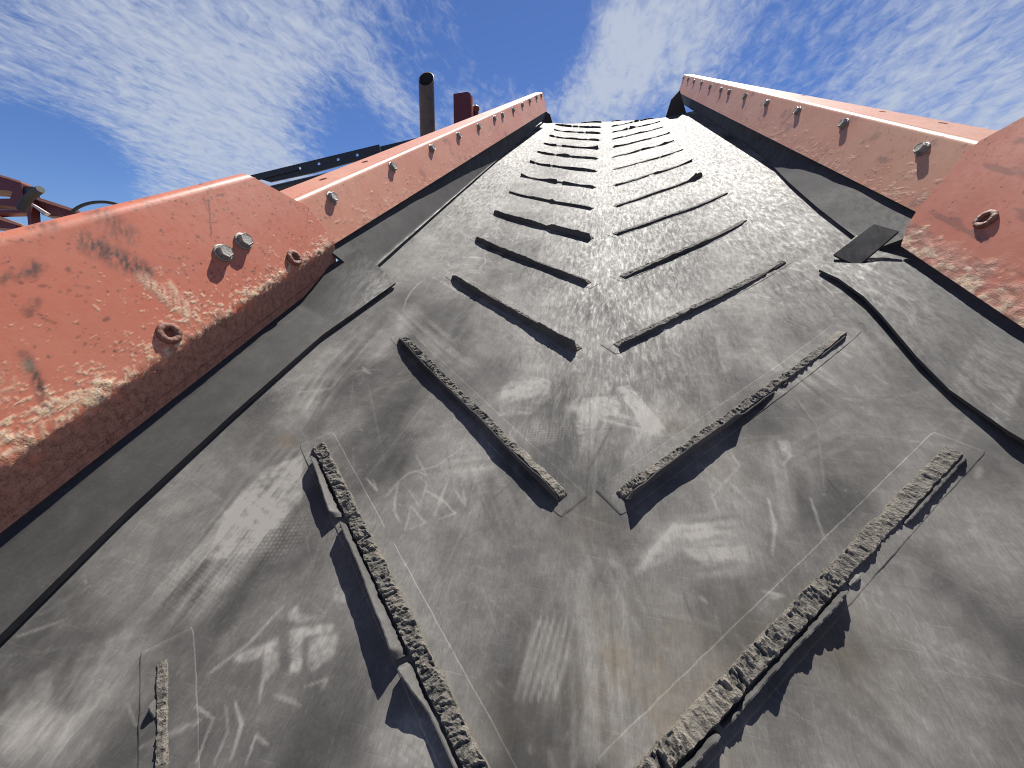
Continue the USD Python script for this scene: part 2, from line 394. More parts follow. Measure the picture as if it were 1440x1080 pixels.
def polymark(layer, pix, amt, soft=0.004, seed=3):
    pts = np.array([on_belt(*p)[:2] for p in pix]); w_ = window(pts, 0.01); sl, P = w_
    inside = np.zeros(P.shape[:2], bool); k = len(pts)
    for i in range(k):
        (x1, y1), (x2, y2) = pts[i], pts[(i + 1) % k]
        cond = (y1 > P[..., 1]) != (y2 > P[..., 1]); inside ^= cond & (P[..., 0] < (x2 - x1) * (P[..., 1] - y1) / (y2 - y1 + 1e-12) + x1)
    m = ndimage.gaussian_filter(inside.astype(np.float32), 0.9)
    n = meshkit.fbm(np.concatenate([P * 160, np.full(P.shape[:2] + (1,), seed)], -1), 3, seed)
    layer[sl] += m * amt * np.clip(0.25 + 1.5 * (n - 0.2), 0, 1.3)


# broad wiped patches
for a, b, w, amt in [((420, 640), (250, 860), 0.055, 0.5), ((330, 700), (390, 740), 0.03, 0.4), ((470, 520), (420, 600), 0.04, 0.2), ((90, 1000), (30, 1075), 0.06, 0.25), ((160, 900), (60, 1060), 0.05, 0.16),
                     ((690, 560), (770, 540), 0.03, 0.30), ((800, 570), (920, 600), 0.02, 0.38), ((870, 545), (930, 610), 0.012, 0.45), ((850, 560), (830, 660), 0.035, 0.2), ((960, 770), (1060, 760), 0.05, 0.28), ((900, 800), (960, 730), 0.012, 0.3), ((1090, 620), (1110, 740), 0.02, 0.22),
                     ((840, 830), (850, 1075), 0.065, 0.24), ((770, 880), (750, 1000), 0.03, 0.22), ((830, 760), (900, 900), 0.04, 0.14), ((880, 640), (950, 540), 0.03, 0.2), ((1180, 560), (1100, 500), 0.05, 0.22), ((1250, 520), (1180, 440), 0.05, 0.18), ((620, 660), (700, 650), 0.03, 0.18),
                     ((660, 620), (720, 760), 0.05, 0.12), ((980, 640), (1060, 720), 0.04, 0.15), ((560, 430), (660, 520), 0.05, 0.16), ((520, 460), (430, 560), 0.05, 0.16), ((1100, 640), (1200, 590), 0.04, 0.14), ((1200, 960), (1320, 1070), 0.05, 0.12), ((700, 430), (800, 520), 0.06, 0.16), ((960, 430), (1100, 420), 0.06, 0.16)]:
    smear(dust, a, b, w, amt, rng.integers(1, 99), rng.uniform(5, 11))
for a, b, w, pt, amt in [((310, 760), (440, 745), 0.045, 0.0085, 0.26), ((230, 790), (330, 840), 0.05, 0.0085, 0.14), ((720, 610), (810, 600), 0.03, 0.0085, 0.24), ((520, 625), (620, 610), 0.03, 0.0085, 0.12), ((560, 1020), (640, 1070), 0.03, 0.009, 0.16), ((1080, 470), (1160, 440), 0.03, 0.009, 0.14), ((340, 560), (440, 540), 0.05, 0.009, 0.08), ((450, 590), (540, 600), 0.05, 0.009, 0.10)]:
    lattice(a, b, w, pt, amt)
for i in range(6): px_stroke(dust, [(742 + i * 11 - 18, 985), (748 + i * 11 - 8, 930), (762 + i * 9, 865 + 4 * (i % 2))], 0.0034, 0.22)
for poly, amt in [([(325, 925), (390, 897), (392, 912), (345, 932)], .3), ([(390, 895), (392, 940), (368, 962), (372, 915)], .3), ([(405, 860), (420, 850), (424, 864), (450, 868), (420, 876), (406, 874)], .32), ([(408, 885), (470, 878), (468, 888), (425, 895), (423, 947), (408, 946)], .34), ([(436, 900), (478, 888), (470, 920), (440, 946), (432, 935)], .26), ([(470, 825), (492, 832), (488, 848), (470, 845)], .2)]:
    polymark(dust, poly, amt)
for poly, amt in [([(868, 545), (884, 540), (936, 602), (912, 612)], .34), ([(808, 590), (818, 560), (868, 556), (876, 580), (846, 586), (832, 606), (812, 612)], .30), ([(885, 815), (925, 752), (962, 730), (1040, 752), (1058, 790), (1020, 785), (1000, 800), (960, 775), (930, 790)], .15), ([(425, 640), (372, 660), (318, 720), (290, 790), (345, 778), (385, 742), (425, 700)], .27), ([(700, 585), (705, 545), (738, 525), (775, 535), (772, 562), (745, 583)], .16),
                  ([(838, 830), (862, 770), (880, 800), (890, 900), (880, 1000), (850, 1075), (800, 1075), (835, 950)], .10), ([(1095, 622), (1108, 618), (1116, 640), (1104, 646)], .25), ([(940, 575), (960, 560), (985, 590), (960, 600)], .12), ([(1050, 480), (1075, 470), (1100, 520), (1080, 530)], .12), ([(1005, 470), (1022, 462), (1030, 520), (1015, 525)], .14), ([(20, 960), (70, 940), (75, 1000), (30, 1060), (0, 1060), (0, 1000)], .14), ([(150, 900), (190, 880), (150, 990), (110, 1010)], .10), ([(520, 1040), (545, 1010), (640, 1010), (645, 1060), (600, 1078), (530, 1075)], .12)]:
    polymark(dust, poly, amt)
for pix in [[(545, 690), (575, 665), (615, 655), (655, 625)], [(515, 672), (530, 690), (525, 675)], [(540, 700), (560, 680), (552, 720)], [(575, 690), (590, 712), (600, 680), (588, 668)], [(600, 690), (620, 702), (632, 668)], [(570, 745), (578, 712), (598, 735), (575, 745)], [(610, 730), (620, 700), (640, 722), (615, 730)], [(640, 690), (655, 712), (650, 680)], [(585, 640), (600, 668), (580, 660)], [(650, 640), (672, 660), (665, 690)], [(555, 700), (556, 722), (563, 735)],
            [(270, 990), (300, 1010), (275, 1075)], [(300, 1075), (320, 1030), (318, 990)], [(325, 1068), (340, 1020), (330, 985)], [(345, 1075), (360, 1035), (380, 1050)], [(180, 990), (190, 1018), (200, 1020)], [(430, 965), (460, 955), (450, 975)], [(365, 985), (372, 940)], [(290, 950), (350, 905), (400, 850)], [(25, 895), (90, 872)],
            [(900, 800), (930, 760), (948, 735)], [(1000, 700), (1040, 655), (1030, 640)], [(1070, 830), (1100, 838), (1085, 842)], [(1120, 560), (1150, 600), (1160, 690)], [(1000, 690), (1010, 720)], [(1080, 700), (1090, 740), (1086, 780)], [(1140, 700), (1160, 760)], [(1095, 620), (1112, 640), (1100, 655)], [(985, 840), (995, 848)]]:
    px_stroke(dust, pix, rng.uniform(0.0014, 0.0026), rng.uniform(0.14, 0.28), 0.45)
px_stroke(dust, [(555, 860), (556, 868)], 0.003, .4)
for _ in range(60):      # short wiped curls
    x0, y0 = rng.uniform(-0.5, 0.55), rng.uniform(0.0, 1.2); a = rng.uniform(0, 2 * np.pi); k = rng.uniform(-14, 14); L = rng.uniform(0.015, 0.07); t = np.linspace(0, 1, 7)
    ang = a + k * t * L; pts = np.stack([x0 + np.cumsum(np.cos(ang)) * L / 7, y0 + np.cumsum(np.sin(ang)) * L / 7], 1)
    stroke(dust, pts, rng.uniform(0.0014, 0.006), rng.uniform(0.06, 0.2), 0.8)
for _ in range(420):     # long fine scratches
    x0, y0 = rng.uniform(-0.6, 0.6), rng.uniform(0.0, 1.6); a = rng.normal(0.9, 0.5) * rng.choice([1, -1]); L = rng.uniform(0.02, 0.22)
    stroke(dust, [(x0, y0), (x0 + L * math.cos(a), y0 + L * math.sin(a))], rng.uniform(0.0011, 0.0018), rng.uniform(0.02, 0.12), 1.0)
for _ in range(900):     # wrinkly pale scuffs and drag marks of the far belt, denser along the creases
    y0 = rng.uniform(0.9, 4.4); x0 = rng.choice([-0.42, 0.44]) + rng.normal(0, 0.07) if rng.random() < 0.62 else rng.uniform(-0.5, 0.5)
    a = rng.normal(0.4, 0.6) * (1 if x0 > 0 else -1) + (np.pi / 2 if rng.random() < 0.25 else 0); L = rng.uniform(0.03, 0.16)
    pts = np.stack([x0 + np.linspace(0, 1, 4) * L * math.cos(a), y0 + np.linspace(0, 1, 4) * L * math.sin(a)], 1) + rng.normal(0, 0.006, (4, 2))
    stroke(dust, pts, rng.uniform(0.0016, 0.0028 + 0.0008 * y0), rng.uniform(0.12, 0.42), 0.9)
for _ in range(240):     # dark wiped streaks
    x0, y0 = rng.uniform(-0.5, 0.5), rng.uniform(0.1, 4.2); a = rng.uniform(0, np.pi); L = rng.uniform(0.02, 0.12)
    stroke(scuff, [(x0, y0), (x0 + L * math.cos(a), y0 + L * math.sin(a))], rng.uniform(0.0016, 0.004), rng.uniform(0.15, 0.45), 0.9)
for _ in range(500):    # specks of grit
    x0, y0 = rng.uniform(-0.6, 0.62), rng.uniform(-0.05, 1.3); stroke(dust, [(x0, y0), (x0 + rng.normal(0, .002), y0 + rng.normal(0, .002))], 0.0014, rng.uniform(0.05, 0.2), 0.9, False)
for xx_, y1_, y2_, am in [(-0.015, 0.75, 4.3, 0.5), (0.004, 0.3, 4.3, 0.35), (-0.19, 1.0, 3.2, 0.5), (0.02, 2.0, 4.2, .3)]:   # hairline cracks along the belt
    yy_ = np.linspace(y1_, y2_, 40); stroke(scuff, np.stack([xx_ - 0.006 * (yy_ - 1) + rng.normal(0, .0012, 40), yy_], 1), 0.0022, am, 0.9, False)
    stroke(dust, np.stack([xx_ + 0.012 - 0.006 * (yy_ - 1) + rng.normal(0, .002, 40), yy_], 1), 0.0024, am * .4, 0.9, False)
# stains
for (px, py, r, amt) in [(955, 590, .05, .22), (1180, 900, .06, .20), (405, 620, .02, .4), (945, 960, .09, .26), (1000, 650, .05, .1), (840, 950, .09, .1), (870, 900, .05, .1), (830, 740, .05, .12), (690, 1040, .05, .15), (1060, 870, .04, .14)]:
    c = on_belt(px, py)[:2]; w_ = window([c], r * 1.6); sl, P = w_; q = np.linalg.norm(P - c, axis=-1) / r
    stain[sl] += np.clip(1.2 - q, 0, 1) * amt * np.clip(meshkit.fbm(np.concatenate([P * 45, np.zeros(P.shape[:2] + (1,))], -1), 4, 9) * 2.2 - 0.3, 0, 1.3)
dust *= 2.0
# mottling and the worn centre
X2, Y2 = np.meshgrid(rx[::4], ry[::4]); base = meshkit.fbm(np.stack([X2 * 9, Y2 * 6, X2 * 0], -1), 5, 21)
lanes = meshkit.fbm(np.stack([X2 * 34, Y2 * 3.0, X2 * 0 + 4], -1), 3, 5)
low = np.clip((base - 0.40) * 2.0, 0, 0.6) * 0.55 + np.clip(lanes - 0.42, 0, 1) * 0.35 + 0.06 * np.clip((Y2 - 0.5) / 0.8, 0, 1)
dust += ndimage.zoom(low, 4, order=1)[:dust.shape[0], :dust.shape[1]] if low.shape[0] * 4 >= dust.shape[0] and low.shape[1] * 4 >= dust.shape[1] else 0


dk = np.clip((0.50 - meshkit.fbm(np.stack([X2 * 7 + 3, Y2 * 4, X2 * 0 + 9], -1), 5, 77)) * 2.4, 0, 0.5) * np.clip(1 - 2.5 * dust[::4, ::4][:X2.shape[0], :X2.shape[1]], 0.25, 1)
scuff += ndimage.zoom(dk, 4, order=1)[:scuff.shape[0], :scuff.shape[1]]


def sample(layer, x, y):
    return ndimage.map_coordinates(layer, [(np.asarray(y) - ry[0]) / RES, (np.asarray(x) - rx[0]) / RES], order=1, mode="nearest")


def undul(x, y):
    p = np.stack([x * 5, y * 7, np.zeros_like(x)], -1)
    return 0.0022 * (meshkit.fbm(p, 2, 31) - 0.5) * np.clip(y * 1.2, 0, 1) + 0.0016 * np.sin(2 * np.pi * (y + np.abs(x) * 0.9) / PITCH) * np.clip(y - 0.9, 0, 1) * np.clip(1 - np.abs(x) / 0.5, 0, 1)


PITCH = 0.707 * H
flat = np.clip((YC + 0.35 - np.asarray(ys)) / 0.9, 0, 1)


def belt_z(x, y): return zprof(x) * np.clip(1 - 0.35 * np.clip((y - 3.9) / 0.36, 0, 1), 0, 1) + undul(x, y)


Xg, Yg = np.meshgrid(xs, ys); Zg = belt_z(Xg, Yg)
BP = [np.stack([Xg, Yg, Zg], -1)]
th = np.linspace(0, np.pi, 26)[1:]           # round the head pulley, back along the return side, round the tail
for a in th: BP.append(np.stack([xs, np.full(NX, YC + RHEAD * math.sin(a)), belt_z(xs, np.full(NX, YC)) * (0.5 + 0.5 * math.cos(min(a * 2, np.pi))) - RHEAD * (1 - math.cos(a))], -1)[None])
BP.append(np.stack([xs, np.full(NX, -0.34), np.full(NX, -2 * RHEAD)], -1)[None])
for a in np.linspace(0, np.pi, 14)[1:]: BP.append(np.stack([xs, np.full(NX, -0.34 - RHEAD * math.sin(a)), belt_z(xs, np.full(NX, -0.34)) * (1 - math.cos(a)) / 2 - RHEAD * (1 + math.cos(a))], -1)[None])
BPg = np.vstack(BP); nrow = BPg.shape[0]
sd, ss, sc = (np.zeros((nrow, NX), np.float32) for _ in range(3))
k = len(ys); sd[:k], ss[:k], sc[:k] = sample(dust, Xg, Yg), sample(stain, Xg, Yg), sample(scuff, Xg, Yg)
sd[k:] = 0.15
belt = Thing("conveyor_belt", "worn black rubber conveyor belt with V shaped cleats climbing between red steel sides", "conveyor belt", (0, 0, 0))
belt.part("carcass", (BPg.reshape(-1, 3), grid_faces(nrow, NX, flip=True)), M_BELT, smooth=True, attrs={"dust": sd.ravel(), "stain": ss.ravel(), "scuff": sc.ravel()})


def bend_over(P):
    """Carries points beyond the crest round the head pulley; lifts points onto the troughed belt."""
    P = np.array(P, float); x, y, z = P[..., 0], P[..., 1], P[..., 2]; yc = np.minimum(y, YC); a = np.clip(y - YC, 0, 10) / RHEAD; b = belt_z(x, yc)
    r = RHEAD + z; f = 0.5 + 0.5 * np.cos(np.minimum(a * 2, np.pi))
    return np.stack([x, yc + r * np.sin(a), np.where(a > 0, b * f - RHEAD + r * np.cos(a), b + z)], -1)


def ctrl(u, pts):
    pts = sorted(pts); return np.interp(u, [p[0] for p in pts], [p[1] for p in pts])


def cleat(side, inner, outer, seed, lip, core, lean, gaps=(), near=True, pad=(0.020, 0.016), gnarl=1.0, pad_end=0.022, width=0.015, uphill=None, gn=((0, 1), (1, 1))):
    """One arm of a V: moulded pad, broken rubber core and the torn lip along its downhill side."""
    inner, outer = np.asarray(inner, float)[:2], np.asarray(outer, float)[:2]; d = outer - inner; L = np.linalg.norm(d); e = d / L; n = np.array([-e[1], e[0]])
    if n[1] < 0: n = -n                       # n points uphill
    ds = 0.0022 if near else 0.006; ns = int(L / ds); u = np.linspace(0, 1, ns); s = u * L; w = width / 2
    sn = lambda f, sd: meshkit.fbm(np.stack([s * f, np.zeros(ns), np.full(ns, seed * 7.3)], -1), 4, sd) - 0.5
    hl = ctrl(u, lip) * (1 + 0.35 * sn(30, 2)); hc = np.maximum(ctrl(u, core), 0.0015) * (1 + 0.9 * sn(28, 3) + 0.5 * sn(120, 33)); le = 0.72 * ctrl(u, lean) * (1 + 0.8 * sn(16, 4))
    if gnarl > 1: hl = hl * (1 + (1.6 * np.abs(sn(38, 6)) + 0.5 * np.abs(sn(110, 16)) - 0.25) * (gnarl - 1) * np.clip(ctrl(u, gn), 0, 1))
    end = np.clip(np.minimum(u, 1 - u) * L / 0.012, 0, 1) ** 0.5; hc = hc * (0.35 + 0.65 * end)
    hu = np.maximum(hc * (0.55 if uphill is None else uphill) * (1 + 0.3 * sn(60, 8)), 0.001)
    base0 = inner + np.outer(s, e); jag = 0.0015 * sn(120, 9)
    # core
    rows, K = [], 9
    tt = np.linspace(w, -w * 0.72, K)
    P = np.zeros((ns, K + 2, 3))
    patch = np.clip((sn(14, 41) + 0.10) * 5 + 0.5, 0, 1); hc = hc * (1 - 0.40 * patch)
    wj = 1 + 0.55 * sn(40, 21) + 0.35 * sn(150, 22); wk = 1 + 0.7 * sn(55, 23) + 0.5 * sn(210, 24)
    for j, t in enumerate(tt):
        t_ = np.where(t > 0, t * wj, t * wk)
        q = (w - t) / (w * 1.72); z = hu * (1 - q) + hc * q
        pt = base0 + (t_ + jag)[:, None] * n
        nz = meshkit.fbm(np.stack([s * 130, np.full(ns, t * 45), np.full(ns, seed)], -1), 4, 12) - 0.5
        nz2 = meshkit.fbm(np.stack([s * 420, np.full(ns, t * 220), np.full(ns, seed)], -1), 2, 13) - 0.5
        amp = (0.0 if j == 0 else 1.0) * np.minimum(hc, 0.016) * (0.30 + 1.25 * patch)
        P[:, j + 1] = np.c_[pt, np.maximum(z + amp * (0.9 * nz + 0.5 * nz2), 0.0008)]
    P[:, 0] = np.c_[base0 + (w * wj + 0.002 + jag)[:, None] * n, np.full(ns, -0.004)]
    P[:, K + 1] = np.c_[base0 + np.outer(np.full(ns, -w), n), np.full(ns, -0.004)]
    zr = (P[..., 2] - ndimage.uniform_filter1d(P[..., 2], max(3, ns // 60), axis=0)) / np.maximum(P[..., 2].mean(), 1e-3); du = np.clip(0.16 + 0.9 * fbm(P, 50, seed, 3) + 0.9 * zr + 0.25 * (1 - patch)[:, None], 0, 1); du[:, 0:3] += 0.22; pit = np.clip(-1.6 * zr, 0, 1)
    V, F = P.reshape(-1, 3), grid_faces(ns, K + 2, flip=(side > 0))
    for rw in (0, ns - 1):                    # close both ends
        c = np.arange(K + 2) + rw * (K + 2); tri = np.array([[c[0], c[j], c[j + 1]] for j in range(1, K + 1)]); F = np.vstack([F, tri])
    lab = None
    path = belt.part("cleat", (bend_over(V), F), M_TORN, smooth=False if near else True, attrs={"dust": du.ravel(), "pit": pit.ravel()}, label=lab)
    # lip, split where gaps say
    mask = hl > 0.0042
    for g0, g1 in gaps: mask &= ~((u > g0) & (u < g1))
    runs, st = [], None
    for i in range(ns + 1):
        on = i < ns and mask[i]
        if on and st is None: st = i
        if not on and st is not None:
            if i - st > 5: runs.append((st, i))
            st = None
    for a, b in runs:
        kk = b - a; uu = np.linspace(0, 1, kk); edge = np.clip(np.minimum(uu, 1 - uu) * (b - a) * ds / 0.006, 0.25, 1) ** 0.6
        h, l = hl[a:b] * edge, le[a:b]; bs = base0[a:b]; J = 7; thick = 0.0024
        out, inn = np.zeros((kk, J, 3)), np.zeros((kk, J, 3))
        for j, v in enumerate(np.linspace(0, 1, J)):
            off = -w - l * v ** 1.6; zz = h * v * (1 - 0.10 * v * l / 0.02)
            th_ = thick * (1 - 0.45 * v)
            wob = 0.0012 * sn(200, 15)[a:b] * v
            out[:, j] = np.c_[bs + np.outer(off - th_ + wob, n), np.where(v == 0, -0.004, zz)]; inn[:, j] = np.c_[bs + np.outer(off + wob, n), np.where(v == 0, -0.004, zz + 0.0004)]
        P2 = np.concatenate([out, inn[:, ::-1]], 1); du2 = np.clip(0.25 + 0.8 * fbm(P2, 50, seed + 3, 3), 0, 1)
        V2, F2 = P2.reshape(-1, 3), grid_faces(kk, 2 * J, flip=(side < 0))
        for rw in (0, kk - 1):
            c = np.arange(2 * J) + rw * 2 * J; F2 = np.vstack([F2, np.array([[c[j], c[j + 1], c[2 * J - 2 - j]] for j in range(J - 1)] + [[c[j + 1], c[2 * J - 2 - j], c[2 * J - 1 - j - 0]] for j in range(0)])]) if J > 2 else F2
            F2 = np.vstack([F2, np.array([[c[j + 1], c[2 * J - 1 - j], c[j]] for j in range(J - 1)])])
        belt.part("torn_lip", (bend_over(V2), F2), M_LIP, smooth=25, under=path)
    # pad
    cn = 0.012; t1, t0, s0, s1 = w + pad[0], -w - pad[1], -pad_end, L + pad_end
    sh = Polygon([(s0, t0), (s1, t0), (s1, t1), (s0, t1)]).buffer(-cn).buffer(cn, quad_segs=3)
    nsx = max(int((s1 - s0) / (0.003 if near else 0.02)), 8); hh = 0.0007
    sg, tg = np.meshgrid(np.linspace(s0, s1, nsx), np.r_[t0, t0 + 0.0018, t0 + 0.0032, np.linspace(t0 + 0.006, t1 - 0.006, 22 if near else 6), t1 - 0.0032, t1 - 0.0018, t1], indexing="ij")
    zg = hh * (0.55 + 2.2 * fbm(np.stack([sg, tg * 0.3, sg * 0 + seed], -1), 22, seed + 5, 4)); zg[:, [0, -1]] = -0.002; zg[[0, -1], :] = -0.002
    sg[1] = s0 + 0.0014; sg[-2] = s1 - 0.0014
    shr = np.clip(np.minimum(sg - s0, s1 - sg) / cn, 0, 1); tg = (t0 + t1) / 2 + (tg - (t0 + t1) / 2) * (1 - 0.10 * (1 - shr) ** 2)
    tg += 0.0012 * fbm(np.stack([sg, sg * 0, sg * 0 + seed], -1), 70, seed + 1, 4); sg += 0.0012 * fbm(np.stack([tg, tg * 0, tg * 0 + seed], -1), 90, seed + 2, 4)
    zg += 0.0005 * fbm(np.stack([sg, tg, sg * 0 + seed], -1), 60, seed, 3) * (np.abs(zg) < .0019)
    PP = np.stack([inner[0] + sg * e[0] + tg * n[0], inner[1] + sg * e[1] + tg * n[1], zg], -1)
    belt.part("cleat_pad", (bend_over(PP.reshape(-1, 3)), grid_faces(*sg.shape, flip=(side > 0))), M_PAD, smooth=True, attrs={"dust": sample(dust, PP[..., 0].ravel(), PP[..., 1].ravel()) + 0.04, "stain": sample(stain, PP[..., 0].ravel(), PP[..., 1].ravel()), "scuff": sample(scuff, PP[..., 0].ravel(), PP[..., 1].ravel())}, under=path)


def upix(px, py, a, b):
    q = on_belt(px, py)[:2]; d = (b - a)[:2]; return float((q - a[:2]) @ d / (d @ d))


LI2, LO2 = on_belt(792, 700), on_belt(567, 476); RI2, RO2 = on_belt(872, 698), on_belt(1186, 468)
LO1 = on_belt(448, 628); RO1 = on_belt(1343, 634)
LI1 = LI2 - [0, PITCH * 0.99, 0] + [0.003, 0, 0]; RI1 = on_belt(960, 1040) * [1, 1, 1] + (on_belt(960, 1040) - RO1) * 0.10
LO0 = on_belt(228, 930); LI0 = LI1 - [0, PITCH, 0]
c = lambda px, py: upix(px, py, LI1, LO1)
cleat(-1, LI1, LO1, 1, [(0, .016), (c(655, 1030), .012), (c(632, 985), .010), (c(605, 945), .020), (c(595, 920), .023), (c(540, 800), .022), (c(490, 740), .020), (c(478, 720), .018), (c(450, 660), .022), (1, .012)],
      [(0, .013), (.5, .014), (1, .015)], [(0, .003), (c(632, 985), .003), (c(600, 930), .013), (c(540, 800), .008), (c(490, 740), .006), (c(474, 725), .014), (c(450, 660), .007), (1, .003)],
      gaps=[(c(484, 738), c(479, 731)), (c(586, 921), c(583, 915)), (c(443, 645) - .002, 1.1)], width=0.020, pad=(.021, .016))
c = lambda px, py: upix(px, py, RI1, RO1)
cleat(1, RI1, RO1, 2, [(0, .026), (c(985, 1040), .026), (c(1005, 1020), .008), (c(1060, 970), .012), (c(1090, 930), .016), (c(1125, 900), .012), (c(1140, 880), .018), (c(1190, 845), .020), (c(1192, 840), .005), (c(1270, 740), .003), (c(1280, 725), .008), (c(1330, 650), .007), (1, .003)],
      [(0, .015), (c(1190, 830), .013), (c(1200, 815), .008), (c(1270, 735), .006), (1, .006)], [(0, .007), (.3, .003), (c(1160, 870), .005), (1, .001)], gnarl=2.4, gaps=[(c(1003, 1022), c(1008, 1016))], width=0.0205, pad=(.022, .014))
c = lambda px, py: upix(px, py, LI2, LO2)
cleat(-1, LI2, LO2, 3, [(0, .010), (.05, .020), (.3, .019), (.5, .018), (.8, .021), (.95, .017), (1, .007)], [(0, .011), (1, .011)], [(0, .002), (.25, .007), (.5, .004), (.72, .009), (1, .003)], pad=(.022, .018))
c = lambda px, py: upix(px, py, RI2, RO2)
cleat(1, RI2, RO2, 4, [(0, .025), (c(1030, 600), .025), (c(1040, 588), .011), (c(1075, 570), .010), (c(1090, 552), .004), (c(1140, 510), .003), (c(1175, 485), .007), (1, .003)], [(0, .012), (.55, .010), (1, .006)], [(0, .010), (.1, .004), (.45, .005), (.55, .002), (1, .001)], gnarl=1.8, gn=((0, 0), (.5, .05), (.54, 1), (1, 1)), pad=(.022, .016))
# the rest of the pattern up the belt
LEFT = [((815, 492), (640, 390)), ((829, 399), (672, 337)), ((833, 336), (697, 299)), ((834, 294), (718, 270))]
RIGHT = [((866, 487), (1100, 368)), ((874, 390), (1048, 310)), ((864, 330), (1020, 272)), ((864, 291), (985, 247))]
for i in range(13):
    near = i < 3
    if i < len(LEFT): li, lo, ri, ro = on_belt(*LEFT[i][0]), on_belt(*LEFT[i][1]), on_belt(*RIGHT[i][0]), on_belt(*RIGHT[i][1])
    else:
        kk = i - 3; li, lo, ri, ro = (np.array([q[0] - 0.004 * kk, q[1] + PITCH * kk, 0]) for q in (l3, lo3, r3, ro3))
        lo = lo + [rng.normal(0, .008), rng.normal(0, .006), 0]; ro = ro + [rng.normal(0, .008), rng.normal(0, .006), 0]
    if i == 3: l3, lo3, r3, ro3 = li, lo, ri, ro
    def prof(lo_, hi_, n=7):
        ks = np.linspace(0, 1, n); hs = [rng.uniform(lo_, hi_) for _ in ks]
        if rng.random() < 0.7: p = rng.integers(0, n - 1); hs[p] *= 1.7
        if rng.random() < 0.6: p = rng.integers(0, n - 1); hs[p] *= 0.35
        return list(zip(ks, hs))
    if i == 0: lip_l, lip_r = [(0, .026), (.06, .026), (.3, .020), (.6, .019), (.95, .018), (1, .008)], [(0, .014), (.2, .010), (.5, .012), (.8, .005), (1, .004)]
    elif i == 1: lip_l, lip_r = [(0, .014), (.4, .014), (.5, .018), (.97, .019), (1, .008)], [(0, .006), (.3, .012), (.6, .010), (1, .004)]
    elif i == 2: lip_l, lip_r = [(0, .020), (.35, .022), (.4, .012), (.5, .018), (.95, .017), (1, .01)], [(0, .008), (.5, .008), (1, .006)]
    elif i == 3: lip_l, lip_r = [(0, .010), (.4, .009), (.43, .018), (.47, .009), (1, .007)], [(0, .007), (.8, .008), (.9, .022), (.96, .018), (1, .005)]
    else: lip_l, lip_r = prof(.007, .015), prof(.004, .012)
    gap = [(g_, g_ + 0.02) for g_ in rng.uniform(0.1, 0.9, 2)] if i > 3 else []
    cleat(-1, li, lo, 20 + i, lip_l, [(0, .008), (1, .007)], [(0, .004), (.5, .006), (1, .003)], near=near, gaps=gap, gnarl=1.3)
    cleat(1, ri, ro, 50 + i, lip_r, [(0, .007), (1, .005)], [(0, .003), (.5, .004), (1, .002)], near=near, gaps=gap, gnarl=1.8)
c0 = lambda px, py: upix(px, py, LI0, LO0)
cleat(-1, LI0, LO0, 5, [(0, .003), (c0(222, 1010), .003), (c0(222, 1000), .009), (c0(222, 985), .008), (c0(222, 980), .003), (1, .003)], [(0, .0045), (.6, .0045), (1, .004)], [(0, .001), (1, .001)], gnarl=1.0, width=0.0085, pad=(0.026, 0.016), pad_end=0.022)

# ------------------------------------------------------------------ bolts and weld rings
def hexhead(c, ax, up, r, h, washer=True, rot=0.3):
    """Hex bolt head with chamfered top on a washer; ax is the axis."""
    ax = np.asarray(ax, float) / np.linalg.norm(ax); a = np.cross(ax, up); a /= np.linalg.norm(a); b = np.cross(ax, a)
    def ring(rad, z, n=6, r0=rot): ph = np.arange(n) * 2 * np.pi / n + r0; return c + rad * (np.cos(ph)[:, None] * a + np.sin(ph)[:, None] * b) + ax * z
    rings = [ring(r, -0.002), ring(r, h * 0.86), ring(r * 0.86, h), ring(r * 0.80, h * 0.97)]; V = np.vstack(rings + [c + ax * h * 0.95]); F = []
    for i in range(3):
        for k in range(6): p, q, u, v = i * 6 + k, i * 6 + (k + 1) % 6, (i + 1) * 6 + (k + 1) % 6, (i + 1) * 6 + k; F += [[p, q, u], [p, u, v]]
    for k in range(6): F.append([18 + k, 18 + (k + 1) % 6, 24])
    head = (V, np.array(F))
    n = 18; w1 = [ring(r * 1.22, -0.001, n), ring(r * 1.22, h * 0.20, n), ring(r * 1.10, h * 0.26, n), ring(r * 0.5, h * 0.26, n)]; V = np.vstack(w1); F = []
    for i in range(3):
        for k in range(n): p, q, u, v = i * n + k, i * n + (k + 1) % n, (i + 1) * n + (k + 1) % n, (i + 1) * n + k; F += [[p, q, u], [p, u, v]]
    return head, (V, np.array(F))


def add_bolt(t, c, ax, r, h, up=(0, 1, 0.2), rot=0.3):
    hd, ws = hexhead(np.asarray(c), ax, np.asarray(up, float), r, h, rot=rot); p = t.part("bolt", hd, M_BOLT); t.part("washer", ws, M_BOLT, under=p)


